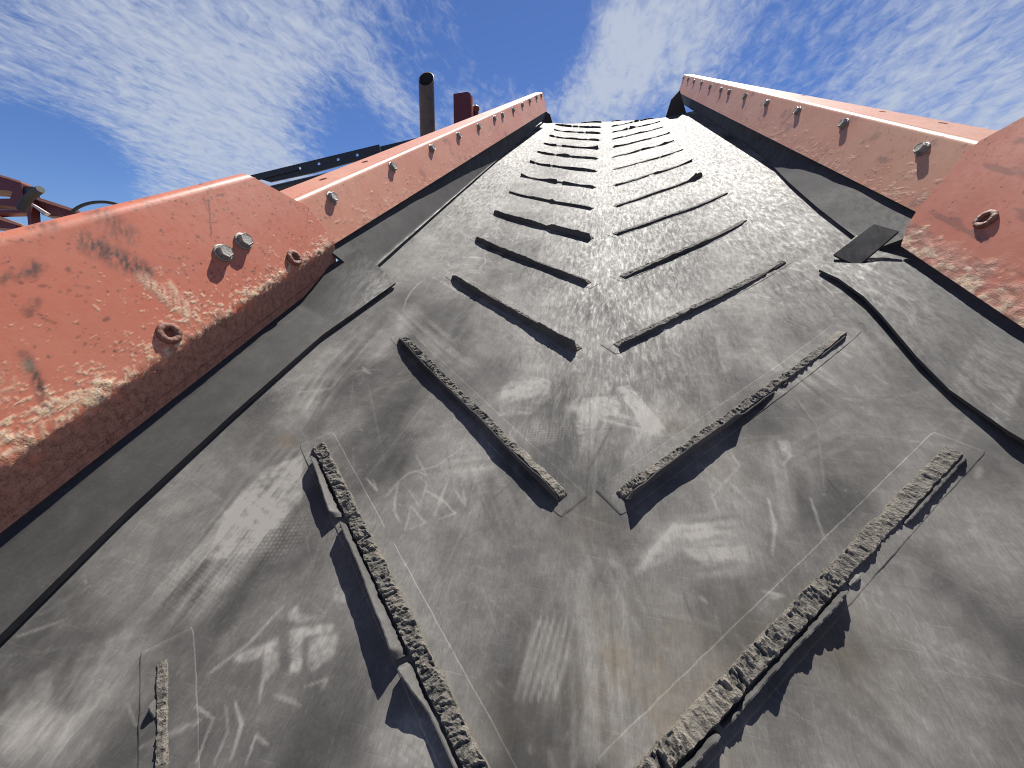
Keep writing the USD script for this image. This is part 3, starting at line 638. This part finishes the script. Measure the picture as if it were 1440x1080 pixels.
def add_ring(t, c, ax, R, r, seed):
    ax = np.asarray(ax, float) / np.linalg.norm(ax); a = np.cross(ax, [0, 1, 0.1]); a /= np.linalg.norm(a); b = np.cross(ax, a); V = []
    n, mm = 40, 10
    for i in range(n):
        ph = 2 * np.pi * i / n; lump = 1 + 0.10 * math.sin(ph * 7 + seed) * math.sin(ph * 3); rad = np.cos(ph) * a + np.sin(ph) * b
        for k in range(mm): q = 2 * np.pi * k / mm; V.append(c + rad * (R + r * lump * math.cos(q)) + ax * (r * 0.9 * lump * math.sin(q) + r * 0.35))
    F = []
    for i in range(n):
        for k in range(mm): p, q, u, v = i * mm + k, ((i + 1) % n) * mm + k, ((i + 1) % n) * mm + (k + 1) % mm, i * mm + (k + 1) % mm; F += [[p, q, u], [p, u, v]]
    path = t.part("weld_ring", (np.array(V), np.array(F)), M_RING, smooth=True)
    ph = np.linspace(0, 2 * np.pi, 24, endpoint=False); disc = np.vstack([c + ax * 0.0015, c + (R * 0.55) * (np.cos(ph)[:, None] * a + np.sin(ph)[:, None] * b) + ax * 0.0015])
    t.part("plug_hole", (disc, np.array([[0, 1 + k, 1 + (k + 1) % 24] for k in range(24)])), M_RING, under=path)
    ph = np.linspace(0, 2 * np.pi, 24, endpoint=False)


# ------------------------------------------------------------------ the bent steel rails
def rail(name, label, side, near, far, flange, bolts, slots, mat, th=0.006):
    """near, far: (low edge, bend edge, flange edge) corners at the two ends, belt space."""
    t = Thing(name, label, "side rail", near[0], "red steel rails along the belt")
    near, far = np.array(near), np.array(far); n = 420; up = np.linspace(0, 1, n)
    def section(A):
        lo, be, fl = A; d1 = (be - lo) / np.linalg.norm(be - lo); d2 = (fl - be) / np.linalg.norm(fl - be); R = 0.010
        p1, p2 = be - d1 * R, be + d2 * R; arc = [(1 - q) ** 2 * p1 + 2 * q * (1 - q) * be + q * q * p2 for q in np.linspace(0, 1, 7)]
        return np.vstack([[lo + (p1 - lo) * q for q in np.linspace(0, 1, 40)[:-1]], arc])
    A, B = section(near), section(far); P = A[None] * (1 - up)[:, None, None] + B[None] * up[:, None, None]
    wob = 0.0016 * fbm(np.stack([P[..., 1] * 3, P[..., 2] * 8, P[..., 0] * 0], -1), 1.0, 17, 3); N = normals_of(P) * (1 if side > 0 else 1)
    s = np.sign((N[n // 2, 10] @ np.array([-side, 0, 0.4]))); N = N * s; P = P + N * wob[..., None]
    V, F, src = slab(P, -N * th, flip=(s < 0))
    low = np.linspace(0, 1, P.shape[1])[None] * np.ones((n, 1)); nz = meshkit.fbm(np.stack([P[..., 1] * 60, P[..., 2] * 90, P[..., 0] * 60], -1), 4, 3)
    mud = np.clip((nz - 0.52 - low * 0.30) * 4, 0, 0.5); grime = np.clip((meshkit.fbm(np.stack([P[..., 1] * 18, P[..., 2] * 30, P[..., 0]], -1), 4, 8) - 0.62) * 5, 0, 0.4); cream = np.clip((nz - 0.78) * 6, 0, 0.15) * (1 - low)
    t.part("face_plate", (V, F), mat, smooth=True, attrs={"mud": mud.ravel()[src], "grime": grime.ravel()[src], "cream": cream.ravel()[src]})
    # flange with slots, butted to the end of the bend
    e0, e1 = A[-1], B[-1]; f0, f1 = near[2], far[2]; ax = e1 - e0; L = np.linalg.norm(ax); ax /= L; wv = f0 - e0; wv = wv - ax * (wv @ ax); Wd = np.linalg.norm(wv); wv /= Wd; nn = np.cross(ax, wv); nn = nn if nn[2] > 0 else -nn
    w1 = np.linalg.norm((f1 - e1) - ax * ((f1 - e1) @ ax))
    pl = Polygon([(0, 0.0), (L, 0.0), (L, w1), (0, Wd)])
    for p in slots:
        q = on_plane(*p, e0, nn) - e0; pl = pl.difference(affinity.rotate(affinity.scale(Point(q @ ax, q @ wv).buffer(1, 8), 0.016, 0.008), 0))
    fm = trimesh.creation.extrude_polygon(pl, th, engine="earcut"); v = np.asarray(fm.vertices); vv = e0 + np.outer(v[:, 0], ax) + np.outer(v[:, 1], wv) + np.outer(v[:, 2] - th, nn)
    ff = fm.faces if np.dot(np.cross(ax, wv), nn) > 0 else fm.faces[:, ::-1]
    t.part("top_flange", (vv, ff), mat, attrs={"mud": np.zeros(len(vv)), "grime": np.zeros(len(vv)), "cream": np.zeros(len(vv))})
    fn = N[n // 2, 15]
    for i, p in enumerate(bolts):
        cc = on_plane(*p, P[n // 2, 15], fn); add_bolt(t, cc, fn, 0.0125, 0.0125, rot=0.3 + 0.7 * i)
    return t, P[n // 2, 15], fn


def xz(px, py, x): return at_x(px, py, x)


h = H; KO = 1.07 * H; KR = 1.035 * H
L_near = [(-1.335 * h, 1.45 * h, .350 * h), (-1.425 * h, 1.45 * h, .5805 * h), (-1.55 * h, 1.45 * h, .600 * h)]
def far_of(px, py, x): p = at_x(px, py, x); return p
L_far = [at_x(769, 156, -1.085 * KO), at_x(763, 130, -1.19 * KO), at_x(745, 129.5, -1.33 * KO)]
lb = [(350, 550), (585, 430), (738, 357), (843, 308), (921, 272), (983, 240), (1014, 228), (1056, 207), (1091, 187), (1120, 172), (1146, 158), (1165, 150)]
Lbolts = [(340 + a / 2.769, 80 + b / 2.769) for a, b in lb]
# put the near section where its corners project on the photographed edges
L_near[0] = at_x(440, 362, -1.335 * KO); L_near[1] = at_x(392, 289.5, -1.425 * KO); L_near[2] = at_x(372, 277, -1.60 * KO)
rl, rl_p, rl_n = rail("side_rail", "long bent red steel rail on the left, bolts along its face, pipe rising behind", -1, L_near, L_far, None, Lbolts, [(454, 252), (513, 227.5), (606, 186)], M_RAIL)
R_far = [at_x(954, 130, 1.27 * KR), at_x(962, 105, 1.37 * KR), at_x(972, 103, 1.52 * KR)]
R_near = [at_x(1330, 319, 1.46 * KR), at_x(1405, 205.5, 1.585 * KR), at_x(1475, 197, 1.87 * KR)]
rb = [(1045, 360), (740, 262), (560, 212), (440, 180), (355, 155), (293, 138), (262, 128), (219, 118), (186, 103), (157, 96), (134, 89), (116, 82)]
Rbolts = [(920 + a / 2.769, 80 + b / 2.769) for a, b in rb]
rr, rr_p, rr_n = rail("side_rail", "long bent red steel rail on the right, bright folded top edge under open sky", 1, R_near, R_far, None, Rbolts, [(1326, 173), (1241, 157), (1130, 134)], M_RAILR)

# ------------------------------------------------------------------ the hopper side plates
def plate_left():
    t = Thing("hopper_plate", "large red steel hopper plate on the left with muddy dark lower edge", "hopper plate", (-1.33 * h, 0.4, .36 * h), "red hopper side plates")
    be = np.array([-1.322 * 1.07, 1 - .637 * 1.07]) * h; bo = np.array([-1.352 * 1.07, 1 - .780 * 1.07]) * h; to = be + np.array([-.395, 1.0]) * .55 * h
    nrm = np.array([to[1] - be[1], 0, -(to[0] - be[0])]); nrm /= np.linalg.norm(nrm); p0 = np.array([be[0], 0, be[1]])
    top = on_plane(335, 240, p0, nrm); top2 = on_plane(60, 302, p0, nrm); tz = (top[2] + top2[2]) / 2; to = np.array([be[0] - .395 * (tz - be[1]), tz])
    sec = [bo + (be - bo) * q for q in np.linspace(0, 1, 34)[:-3]]
    a0, a1 = bo + (be - bo) * .91, be + (to - be) * 0.05; sec += [(1 - q) ** 2 * a0 + 2 * q * (1 - q) * be + q * q * a1 for q in np.linspace(0, 1, 7)]
    t1 = to - (to - be) * 0.10; sec += [a1 + (t1 - a1) * q for q in np.linspace(0, 1, 120)[1:]]
    fl = to + np.array([-0.075, -0.035]); t2 = to + (fl - to) * 0.45; sec += [(1 - q) ** 2 * t1 + 2 * q * (1 - q) * to + q * q * t2 for q in np.linspace(0, 1, 12)[1:]]; sec += [t2 + (fl - t2) * q for q in np.linspace(0, 1, 6)[1:]]
    sec = np.array(sec); m = len(sec)
    e = [on_plane(489, 373, p0, nrm), on_plane(478, 352, p0, nrm), on_plane(432, 288, p0, nrm), on_plane(338, 236, p0, nrm)]
    zz = [q[2] for q in e]; yy = [q[1] for q in e]
    eb = at_x(497, 370, bo[0])
    yend = np.where(sec[:, 1] < zz[0], eb[1], np.interp(sec[:, 1], zz, yy)); yend[-8:] = yy[-1] - 0.01
    n = 330; v = np.linspace(0, 1, n)[:, None] ** 0.92
    P = np.zeros((n, m, 3)); P[..., 0], P[..., 2] = sec[:, 0], sec[:, 1]; P[..., 1] = -0.25 + (yend[None] + 0.25) * v
    ea, eb2 = on_plane(335, 239, p0, nrm), on_plane(0, 317, p0, nrm); want = ea[2] + (P[..., 1] - ea[1]) * (eb2[2] - ea[2]) / (eb2[1] - ea[1]) - to[1]
    fr_ = np.clip((sec[:, 1] - be[1]) / (to[1] - be[1]), 0, 1); fr_[-14:] = 1; P[..., 2] += want * fr_; P[..., 0] += want * fr_ * -.395
    N = normals_of(P); s = np.sign(N[n // 2, m // 2] @ nrm); N = N * s
    arc = np.r_[0, np.cumsum(np.linalg.norm(np.diff(sec, axis=0), axis=1))]; A = np.broadcast_to(arc[None], (n, m)); ab = arc[34]
    wob = 0.003 * fbm(np.stack([P[..., 1] * 2.5, A * 5, A * 0], -1), 1.0, 41, 3)
    U = np.stack([P[..., 1], A, A * 0], -1)
    lump = meshkit.fbm(U * 170, 4, 43); mudamt = np.clip((ab + 0.010 - A) / 0.022 + (meshkit.fbm(U * 60, 4, 51) - 0.5) * 3.6, 0, 1) * (A < ab + 0.05)
    edge = np.clip((yend[None] - P[..., 1]) / 0.06, 0, 1)
    P = P + N * (wob + 0.0045 * (lump - 0.5) * np.clip(mudamt, 0, 1) * np.minimum(edge, np.clip(A / 0.01, 0, 1)))[..., None]
    bands = A - ab; nearness = np.clip((0.62 - P[..., 1]) / 0.6, 0, 1)
    nz = meshkit.fbm(np.stack([P[..., 1] * 150 + A * 70, A * 230, A * 0], -1), 4, 61); nz2 = meshkit.fbm(U * 16, 4, 62)
    thr = 0.42 + np.clip(bands - 0.004, 0, 1) / (0.035 + 0.12 * nearness) * 0.40 - (nz2 - 0.5) * 0.5 + np.clip(-bands, 0, 1) / 0.012 * 0.3
    cream = np.clip((nz - thr) * 4.5, 0, 0.9) * (bands > -0.016) * np.clip((yend[None] - P[..., 1]) / 0.05, 0.2, 1)
    grime = np.zeros((n, m))
    tri = np.stack([P[..., 1], A], -1)
    def to_ya(px, py):
        q = on_plane(px, py, p0, nrm); return np.array([q[1], ab + np.linalg.norm([q[0] - be[0], q[2] - be[1]])])
    sn = meshkit.fbm(np.stack([(P[..., 1] + A) * 70, (P[..., 1] - A) * 260, A * 0], -1), 4, 71)
    for a, b, w, am in [((135, 350), (205, 385), .020, .95), ((150, 308), (175, 330), .022, .7), ((55, 392), (10, 405), .008, .6), ((64, 380), (54, 392), .008, .8), ((42, 505), (62, 550), .007, 1.0), ((62, 550), (72, 580), .006, .9), ((48, 445), (62, 430), .006, .6), ((60, 325), (78, 322), .012, .75), ((290, 258), (298, 330), .0016, .8), ((215, 270), (205, 274), .006, .5), ((200, 395), (240, 430), .010, .35), ((430, 320), (432, 290), .0016, .5), ((115, 408), (130, 410), .003, .5), ((330, 318), (335, 322), .002, .6)]:
        dd, tq = seg_dist(tri, to_ya(*a), to_ya(*b)); grime = np.maximum(grime, np.clip(1.25 - dd / w, 0, 1) * am * np.clip((sn - 0.25) * 2.6, 0, 1.1))
    for a, b, w, am in [((205, 395), (262, 440), .012, .85), ((225, 385), (265, 432), .007, .8), ((0, 560), (40, 520), .012, .35)]:
        dd, tq = seg_dist(tri, to_ya(*a), to_ya(*b)); cream = np.maximum(cream, np.clip(1.2 - dd / w, 0, 1) * am * np.clip((sn - 0.34) * 3, 0, 1))
    sp = meshkit.fbm(U * 130, 3, 81); grime = np.maximum(grime, np.clip((sp - 0.735) * 9, 0, .6)); cream = np.maximum(cream, np.clip((meshkit.fbm(U * 170, 3, 83) - 0.68 - 1.6 * np.clip(bands - .02, 0, 1) + 0.08 * nearness) * 6, 0, .5) * (bands > 0) * (bands < .16))
    V, F, src = slab(P, -N * 0.008, flip=(s < 0))
    t.part("plate", (V, F), M_RED, smooth=True, attrs={"mud": mudamt.ravel()[src], "grime": grime.ravel()[src], "cream": cream.ravel()[src]})
    for p, rt in (((346, 337), .3), ((317.5, 353.5), .45)):
        cc = on_plane(*p, p0 + nrm * 0.010, nrm); add_bolt(t, cc - nrm * 0.010, nrm, 0.0132, 0.0145, rot=rt)
    for p, q in (((237.5, 469), 1), ((413.5, 363), 2)):
        cc = on_plane(*p, p0, nrm); add_ring(t, cc, nrm, 0.0122, 0.0055, q)


def plate_right():
    t = Thing("hopper_plate", "red steel hopper plate at the right edge with a single weld ring", "hopper plate", (1.42 * h, 0.6, .3 * h), "red hopper side plates")
    k = .50; lo = np.array([1.389 * 1.035, 1 - .77 * 1.035]) * h; di = np.array([k, 1.0]); di /= np.linalg.norm(di); L = 0.30
    nrm = np.array([-di[1], 0, di[0]]); p0 = np.array([lo[0], 0, lo[1]]) + nrm * 0.004
    rim = [on_plane(*p, p0, nrm) for p in ((1267, 346), (1275, 318), (1292, 292), (1330, 250), (1361, 212), (1376, 199), (1440, 164), (1500, 132))]
    q = np.array([[(r[0] - lo[0]) * di[0] + (r[2] - lo[1]) * di[1], r[1]] for r in rim])
    a = np.linspace(q[0, 0], max(q[-1, 0], 0.25), 120); yend = np.interp(a, q[:, 0], q[:, 1]); n = 220; m = len(a)
    P = np.zeros((n, m, 3)); A = np.broadcast_to(a[None], (n, m)); P[..., 0] = lo[0] + A * di[0] + nrm[0] * .004; P[..., 2] = lo[1] + A * di[1] + nrm[2] * .004
    P[..., 1] = -0.2 + (yend[None] + 0.2) * np.linspace(0, 1, n)[:, None] ** 0.8
    N = np.broadcast_to(nrm, P.shape); U = np.stack([P[..., 1], A, A * 0], -1); lump = meshkit.fbm(U * 95, 4, 143); b = A - a[0]
    mud = np.clip(1.15 - b / 0.055 + (meshkit.fbm(U * 35, 4, 151) - 0.5) * 2.0, 0, 1); P = P + N * (0.003 * fbm(U, 4, 9, 3) + 0.0035 * (lump - .5) * mud)[..., None]
    nz = meshkit.fbm(U * np.array([70, 95, 1]), 4, 161); cream = np.clip((nz - 0.40 - b / 0.16) * 5, 0, .8); grime = np.clip((meshkit.fbm(U * np.array([12, 60, 1]), 4, 171) - .60) * 5, 0, .45)
    flp = (np.cross(P[1, 0] - P[0, 0], P[0, 1] - P[0, 0]) @ nrm) < 0
    V, F, src = slab(P, -N * 0.008, flip=flp)
    t.part("plate", (V, F), M_RED, smooth=True, attrs={"mud": mud.ravel()[src] * .8, "grime": grime.ravel()[src], "cream": cream.ravel()[src]})
    cc = on_plane(1387, 309, p0, nrm); add_ring(t, cc, nrm, 0.0122, 0.0055, 4)


plate_left(); plate_right()


# ------------------------------------------------------------------ rubber skirts
def skirt(name, label, top, bottom, nrm_side, th=0.010, n=160, m=26, wave=0.0015, seed=1, bulge=0.0):
    top, bottom = resample(top, n), resample(bottom, n); v = np.linspace(0, 1, m)[None, :, None]; P = top[:, None] * (1 - v) + bottom[:, None] * v
    P[..., 2] = np.where(np.abs(P[..., 0]) < (0.655 if nrm_side < 0 else 0.715), np.maximum(P[..., 2], zprof(P[..., 0]) + th + 0.003), P[..., 2])
    N = normals_of(P); s = np.sign((N * np.array([-nrm_side, 0, 1.0])).sum(-1).mean()); N = N * s
    P = P + N * (wave * 2 * fbm(P, 9, seed, 3) * np.ones(1) + bulge * np.sin(np.pi * v[..., 0]))[..., None]
    V, F, _ = slab(P, -N * th, flip=(s < 0))
    t = Thing(name, label, "rubber skirt", top[0]); t.part("strip", (V, F), M_SKIRT, smooth=True)
    return t


def bp(px, py, lift=0.004): return on_belt(px, py, lift)


# left near, over the far strip
t0 = lambda px, py: at_x(px, py, -1.44 * KO)
skirt("rubber_skirt", "wide flat rubber skirt below the left hopper plate, nearest strip", [t0(-60, 762), t0(200, 566), t0(400, 415), at_x(450, 380, -.672), at_x(505, 350, -.622)], [bp(-60, 952, .012), bp(0, 895, .012), bp(180, 718, .012), bp(330, 580, .012), bp(455, 470, .012), bp(557, 397, .014)], -1, seed=3)
far_b = [bp(515, 392, .004), bp(545, 364, .004), bp(640, 279, .004), bp(700, 226, .004), bp(740, 191, .004), bp(768, 166, .006)]
skirt("rubber_skirt", "long narrow rubber skirt below the left bolted rail", [L_near[0] * (1 - q) + L_far[0] * q + [-.026, 0, 0.026] for q in (.017, .25, .5, .75, 1)], far_b, -1, seed=4, th=0.008)
# right far, wavy, and near
rf_b = [bp(1225, 352, .010), bp(1205, 335, .010), bp(1150, 292, .012), bp(1110, 257, .012), bp(1085, 232, .010), bp(1050, 203, .006), bp(1020, 184, .006), bp(980, 160, .006), bp(950, 141, .006)]
skirt("rubber_skirt", "long rubber skirt below the right bolted rail, wavy lower edge with a split", [R_near[0] * (1 - q) + R_far[0] * q + [.030, 0, .026] for q in (0.0, .25, .5, .75, 1)], rf_b, 1, seed=5, th=0.008)
t2 = lambda px, py: at_x(px, py, 1.56 * H)
skirt("rubber_skirt", "wavy rubber skirt below the right hopper plate, lifting off the belt", [t2(1226, 322), t2(1270, 330), t2(1345, 372), t2(1440, 428), t2(1520, 475)], [bp(1152, 379, .010), bp(1180, 392, .014), bp(1215, 417, .016), bp(1240, 443, .016), bp(1290, 502, .014), bp(1335, 548, .011), bp(1390, 586, .015), bp(1415, 604, .018), bp(1440, 619, .018), bp(1500, 660, .015)], 1, seed=6, bulge=0.004, th=0.006)
tp = bp(1172, 358, .022); tn = np.array([-.5, -.36, .78]); tab_t = [on_plane(1229, 315, tp, tn), on_plane(1264, 325, tp, tn)]; tab_b = [tp, on_plane(1206, 374, tp, tn)]
skirt("rubber_tab", "short rubber tab sticking up between the two right skirts", tab_t, tab_b, 1, seed=7, n=24, m=16, th=0.007)
for i, (pl, lab) in enumerate([([(766, 155), (773, 160), (779, 179), (760, 172)], "black rubber end flap at the top of the left rail"), ([(956, 127), (944, 140), (936, 165), (966, 162)], "black rubber end flap at the top of the right rail")]):
    q = [on_plane(a, b, (0, YC + 0.02 + 0.0 * i, 0), (0, 1, 0)) for a, b in pl]; t = Thing("end_flap", lab, "rubber flap", q[0])
    a = np.array(q); b = a + [0, 0.012, 0]; V = np.vstack([a, b]); F = [[0, 1, 2], [0, 2, 3], [4, 6, 5], [4, 7, 6]] + [f for k_ in range(4) for f in ([k_, k_ + 4, (k_ + 1) % 4], [(k_ + 1) % 4, k_ + 4, (k_ + 1) % 4 + 4])]
    t.part("flap", (V, np.array(F)), M_HOSE)

# ------------------------------------------------------------------ behind the left rail
def prism(pix, depth, thick):
    """A solid bar: outline at its own distance from the lens, thickness away from it."""
    a = np.array([at_depth(x, y, depth) for x, y in pix]); back = CAMW @ np.array([0.05, -0.05, -1.0]) * thick; b = a + back; n = len(a); V = np.vstack([a, b]); F = []
    tri = trimesh.creation.triangulate_polygon(Polygon(pix), engine="earcut"); tv, tf = tri
    from_ = [int(np.argmin([(x - p[0]) ** 2 + (y - p[1]) ** 2 for p in pix])) for x, y in tv]
    for f in tf: i, j, k_ = (from_[q] for q in f); F += [[i, j, k_], [i + n, k_ + n, j + n]]
    for k_ in range(n): q = (k_ + 1) % n; F += [[k_, k_ + n, q], [q, k_ + n, q + n]]
    m = trimesh.Trimesh(V, F, process=False); trimesh.repair.fix_normals(m); return m


def wthing(name, label, cat, at, group=None): return Thing(name, label, cat, at, group, upright=True)


# exhaust pipe: upright, its top cut on the slant and open towards the belt
D = 3.2; pb, ptop = at_depth(602.5, 235, D), at_depth(601.5, 112, D); R = 10.2 * D / FPX * 1.0
pipe = wthing("exhaust_pipe", "dark steel exhaust pipe with slanted open top behind the left rail", "exhaust pipe", pb)
fwd = CAMW @ np.array([0.0, 0, -1.0]); fwd[2] = 0; fwd /= np.linalg.norm(fwd); sd_ = np.cross(fwd, [0, 0, 1.0]); n = 40; ph = np.arange(n) * 2 * np.pi / n
def prow(rad, zfun): return np.array([pb + rad * (math.cos(a) * sd_ + math.sin(a) * fwd) + np.array([0, 0, zfun(math.sin(a) * rad)]) for a in ph])
ht = (ptop - pb)[2]; slant = lambda s_: ht + 0.0 + (s_ - R) * 1.25
rows = np.vstack([prow(R, lambda s_: -0.9), prow(R, slant), prow(R * .94, slant), prow(R * .94, lambda s_: ht - 0.6)]); F = []
for i in range(2):
    for k_ in range(n): a, b, c_, d_ = i * n + k_, i * n + (k_ + 1) % n, (i + 1) * n + (k_ + 1) % n, (i + 1) * n + k_; F += [[a, b, c_], [a, c_, d_]]
pipe.part("pipe", (rows[:3 * n], np.array(F)), M_PIPE, smooth=40)
V = np.vstack([prow(R * .94, slant), prow(R * .94, lambda s_: ht - 0.5), pb + [0, 0, ht - .5]]); pipe.part("sooty_inside", (V, np.array([[k_, n + k_, n + (k_ + 1) % n] for k_ in range(n)] + [[k_, n + (k_ + 1) % n, (k_ + 1) % n] for k_ in range(n)] + [[n + k_, 2 * n, n + (k_ + 1) % n] for k_ in range(n)])), M_SOOT)
# dark red box with a round cap beside it
D = 3.4; q0 = at_depth(654, 160, D); box = wthing("steel_box", "upright dark red steel box end beyond the left rail", "steel box", q0)
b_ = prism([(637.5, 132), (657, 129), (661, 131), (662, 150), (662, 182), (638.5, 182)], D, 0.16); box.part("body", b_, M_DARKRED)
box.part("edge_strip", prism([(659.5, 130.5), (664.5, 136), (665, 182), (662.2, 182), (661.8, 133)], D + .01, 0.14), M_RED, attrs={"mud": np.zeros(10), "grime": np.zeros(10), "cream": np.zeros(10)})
cap = wthing("round_cap", "small round dark red cap right beside the red box", "machine cap", at_depth(669, 160, 3.5))
cap.part("cap", tube([at_depth(669.5, 153, 3.46), at_depth(669.5, 153, 3.47), at_depth(669, 153, 3.60)], [0.026, 0.030, 0.030], 20), M_DARKRED, smooth=40)
cap.part("stem", tube([at_depth(669, 158, 3.5), at_depth(669, 185, 3.5)], 0.026, 14), M_DARKRED, smooth=40)
# black perforated bar and the tube below it
D = 2.3; bar = wthing("perforated_bar", "black flat bar with round holes behind the left plate", "steel bar", at_depth(440, 235, D))
pl = Polygon([(350, 247), (533, 203), (536, 216.5), (440, 243), (380, 256)])
for p in ((421, 236.6), (448, 230), (475, 224), (502, 217.7)): pl = pl.difference(affinity.rotate(affinity.scale(Point(*p).buffer(1, 6), 2.5, 2.1), 20))
fm = trimesh.creation.extrude_polygon(pl, 1.0, engine="earcut"); vv = np.array([at_depth(x, y, D) + fwd * z * 0.012 for x, y, z in np.asarray(fm.vertices)])
mb = trimesh.Trimesh(vv, fm.faces, process=False); trimesh.repair.fix_normals(mb); bar.part("bar", mb, M_BLACK)
bar.part("ridge", prism([(352, 252), (420, 236), (421, 238), (356, 254.5)], D - .006, 0.006), M_BLACK)
bar2 = wthing("black_beam", "black beam continuing uphill from the perforated bar", "steel beam", at_depth(570, 203, 2.36))
bar2.part("beam", prism([(534, 206), (590, 193), (640, 181), (640, 196), (537, 219)], 2.36, 0.03), M_BLACK)
tb = wthing("black_tube", "black tube running below the perforated bar", "steel tube", at_depth(430, 255, 2.2))
tb.part("tube", tube([at_depth(340, 277, 2.2), at_depth(430, 256, 2.2), at_depth(520, 235, 2.2)], 0.022, 18), M_BLACK, smooth=50)
# red folding frame far left, with hoses
D = 2.6; fr = wthing("machine_frame", "dark red machine frame pieces at the far left edge of the sky", "machine frame", at_depth(20, 280, D))
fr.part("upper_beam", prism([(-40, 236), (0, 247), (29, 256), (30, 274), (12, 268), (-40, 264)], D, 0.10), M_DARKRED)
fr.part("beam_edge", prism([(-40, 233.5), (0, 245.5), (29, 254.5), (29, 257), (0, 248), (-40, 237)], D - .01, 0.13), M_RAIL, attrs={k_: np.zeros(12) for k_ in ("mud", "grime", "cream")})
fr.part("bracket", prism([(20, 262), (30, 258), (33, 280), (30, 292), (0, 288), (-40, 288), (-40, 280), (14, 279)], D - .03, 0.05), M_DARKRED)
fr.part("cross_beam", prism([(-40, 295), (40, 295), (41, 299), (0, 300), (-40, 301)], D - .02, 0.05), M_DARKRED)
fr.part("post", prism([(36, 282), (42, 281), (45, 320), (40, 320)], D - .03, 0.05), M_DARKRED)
fr.part("lower_beam", prism([(38, 280), (50, 279), (110, 298), (110, 308), (60, 302)], D + .02, 0.05), M_DARKRED)
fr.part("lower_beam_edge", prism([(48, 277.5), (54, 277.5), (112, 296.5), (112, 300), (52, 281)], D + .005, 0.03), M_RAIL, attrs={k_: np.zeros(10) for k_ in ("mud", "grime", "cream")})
fr.part("brace", prism([(-40, 296), (0, 306), (22, 314), (22, 322), (-40, 318)], D + .03, 0.05), M_DARKRED)
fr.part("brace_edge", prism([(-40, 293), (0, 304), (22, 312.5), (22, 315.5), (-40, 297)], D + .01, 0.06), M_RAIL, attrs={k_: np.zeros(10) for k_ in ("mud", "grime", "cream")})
pk = wthing("pale_arm", "pale painted arm under the dark red frame at far left", "machine arm", at_depth(20, 293, 2.62))
pk.part("arm", prism([(-40, 289.5), (18, 290), (29, 293), (26, 295.5), (-40, 296)], 2.63, 0.03), M_PALE)
pk.part("link", prism([(41, 286), (45, 286), (66, 299), (62, 302)], 2.56, 0.02), M_PALE)
hs = wthing("hydraulic_hose", "thick black hose end poking up from the red frame", "hose", at_depth(35, 285, 2.5))
hs.part("hose", tube([at_depth(30, 296, 2.5), at_depth(37, 282, 2.5), at_depth(47, 272.5, 2.48), at_depth(57, 266, 2.46)], [.024, .024, .024, .0215], 18), M_HOSE, smooth=50)
hs2 = wthing("black_bracket", "flat black bracket beside the hose end", "bracket", at_depth(38, 267, 2.58))
hs2.part("bracket", prism([(30, 261.5), (47, 262.5), (48, 266), (36, 277), (30, 275)], 2.58, 0.04), M_BLACK)
hs3 = wthing("curved_hose", "thin black hose curving just above the left plate", "hose", at_depth(115, 285, 2.4))
hs3.part("hose", tube([at_depth(142 + 46 * math.sin(q), 311 - 27 * math.cos(q), 2.4) for q in np.linspace(-1.1, 1.1, 24)], 0.009, 12), M_HOSE, smooth=50)
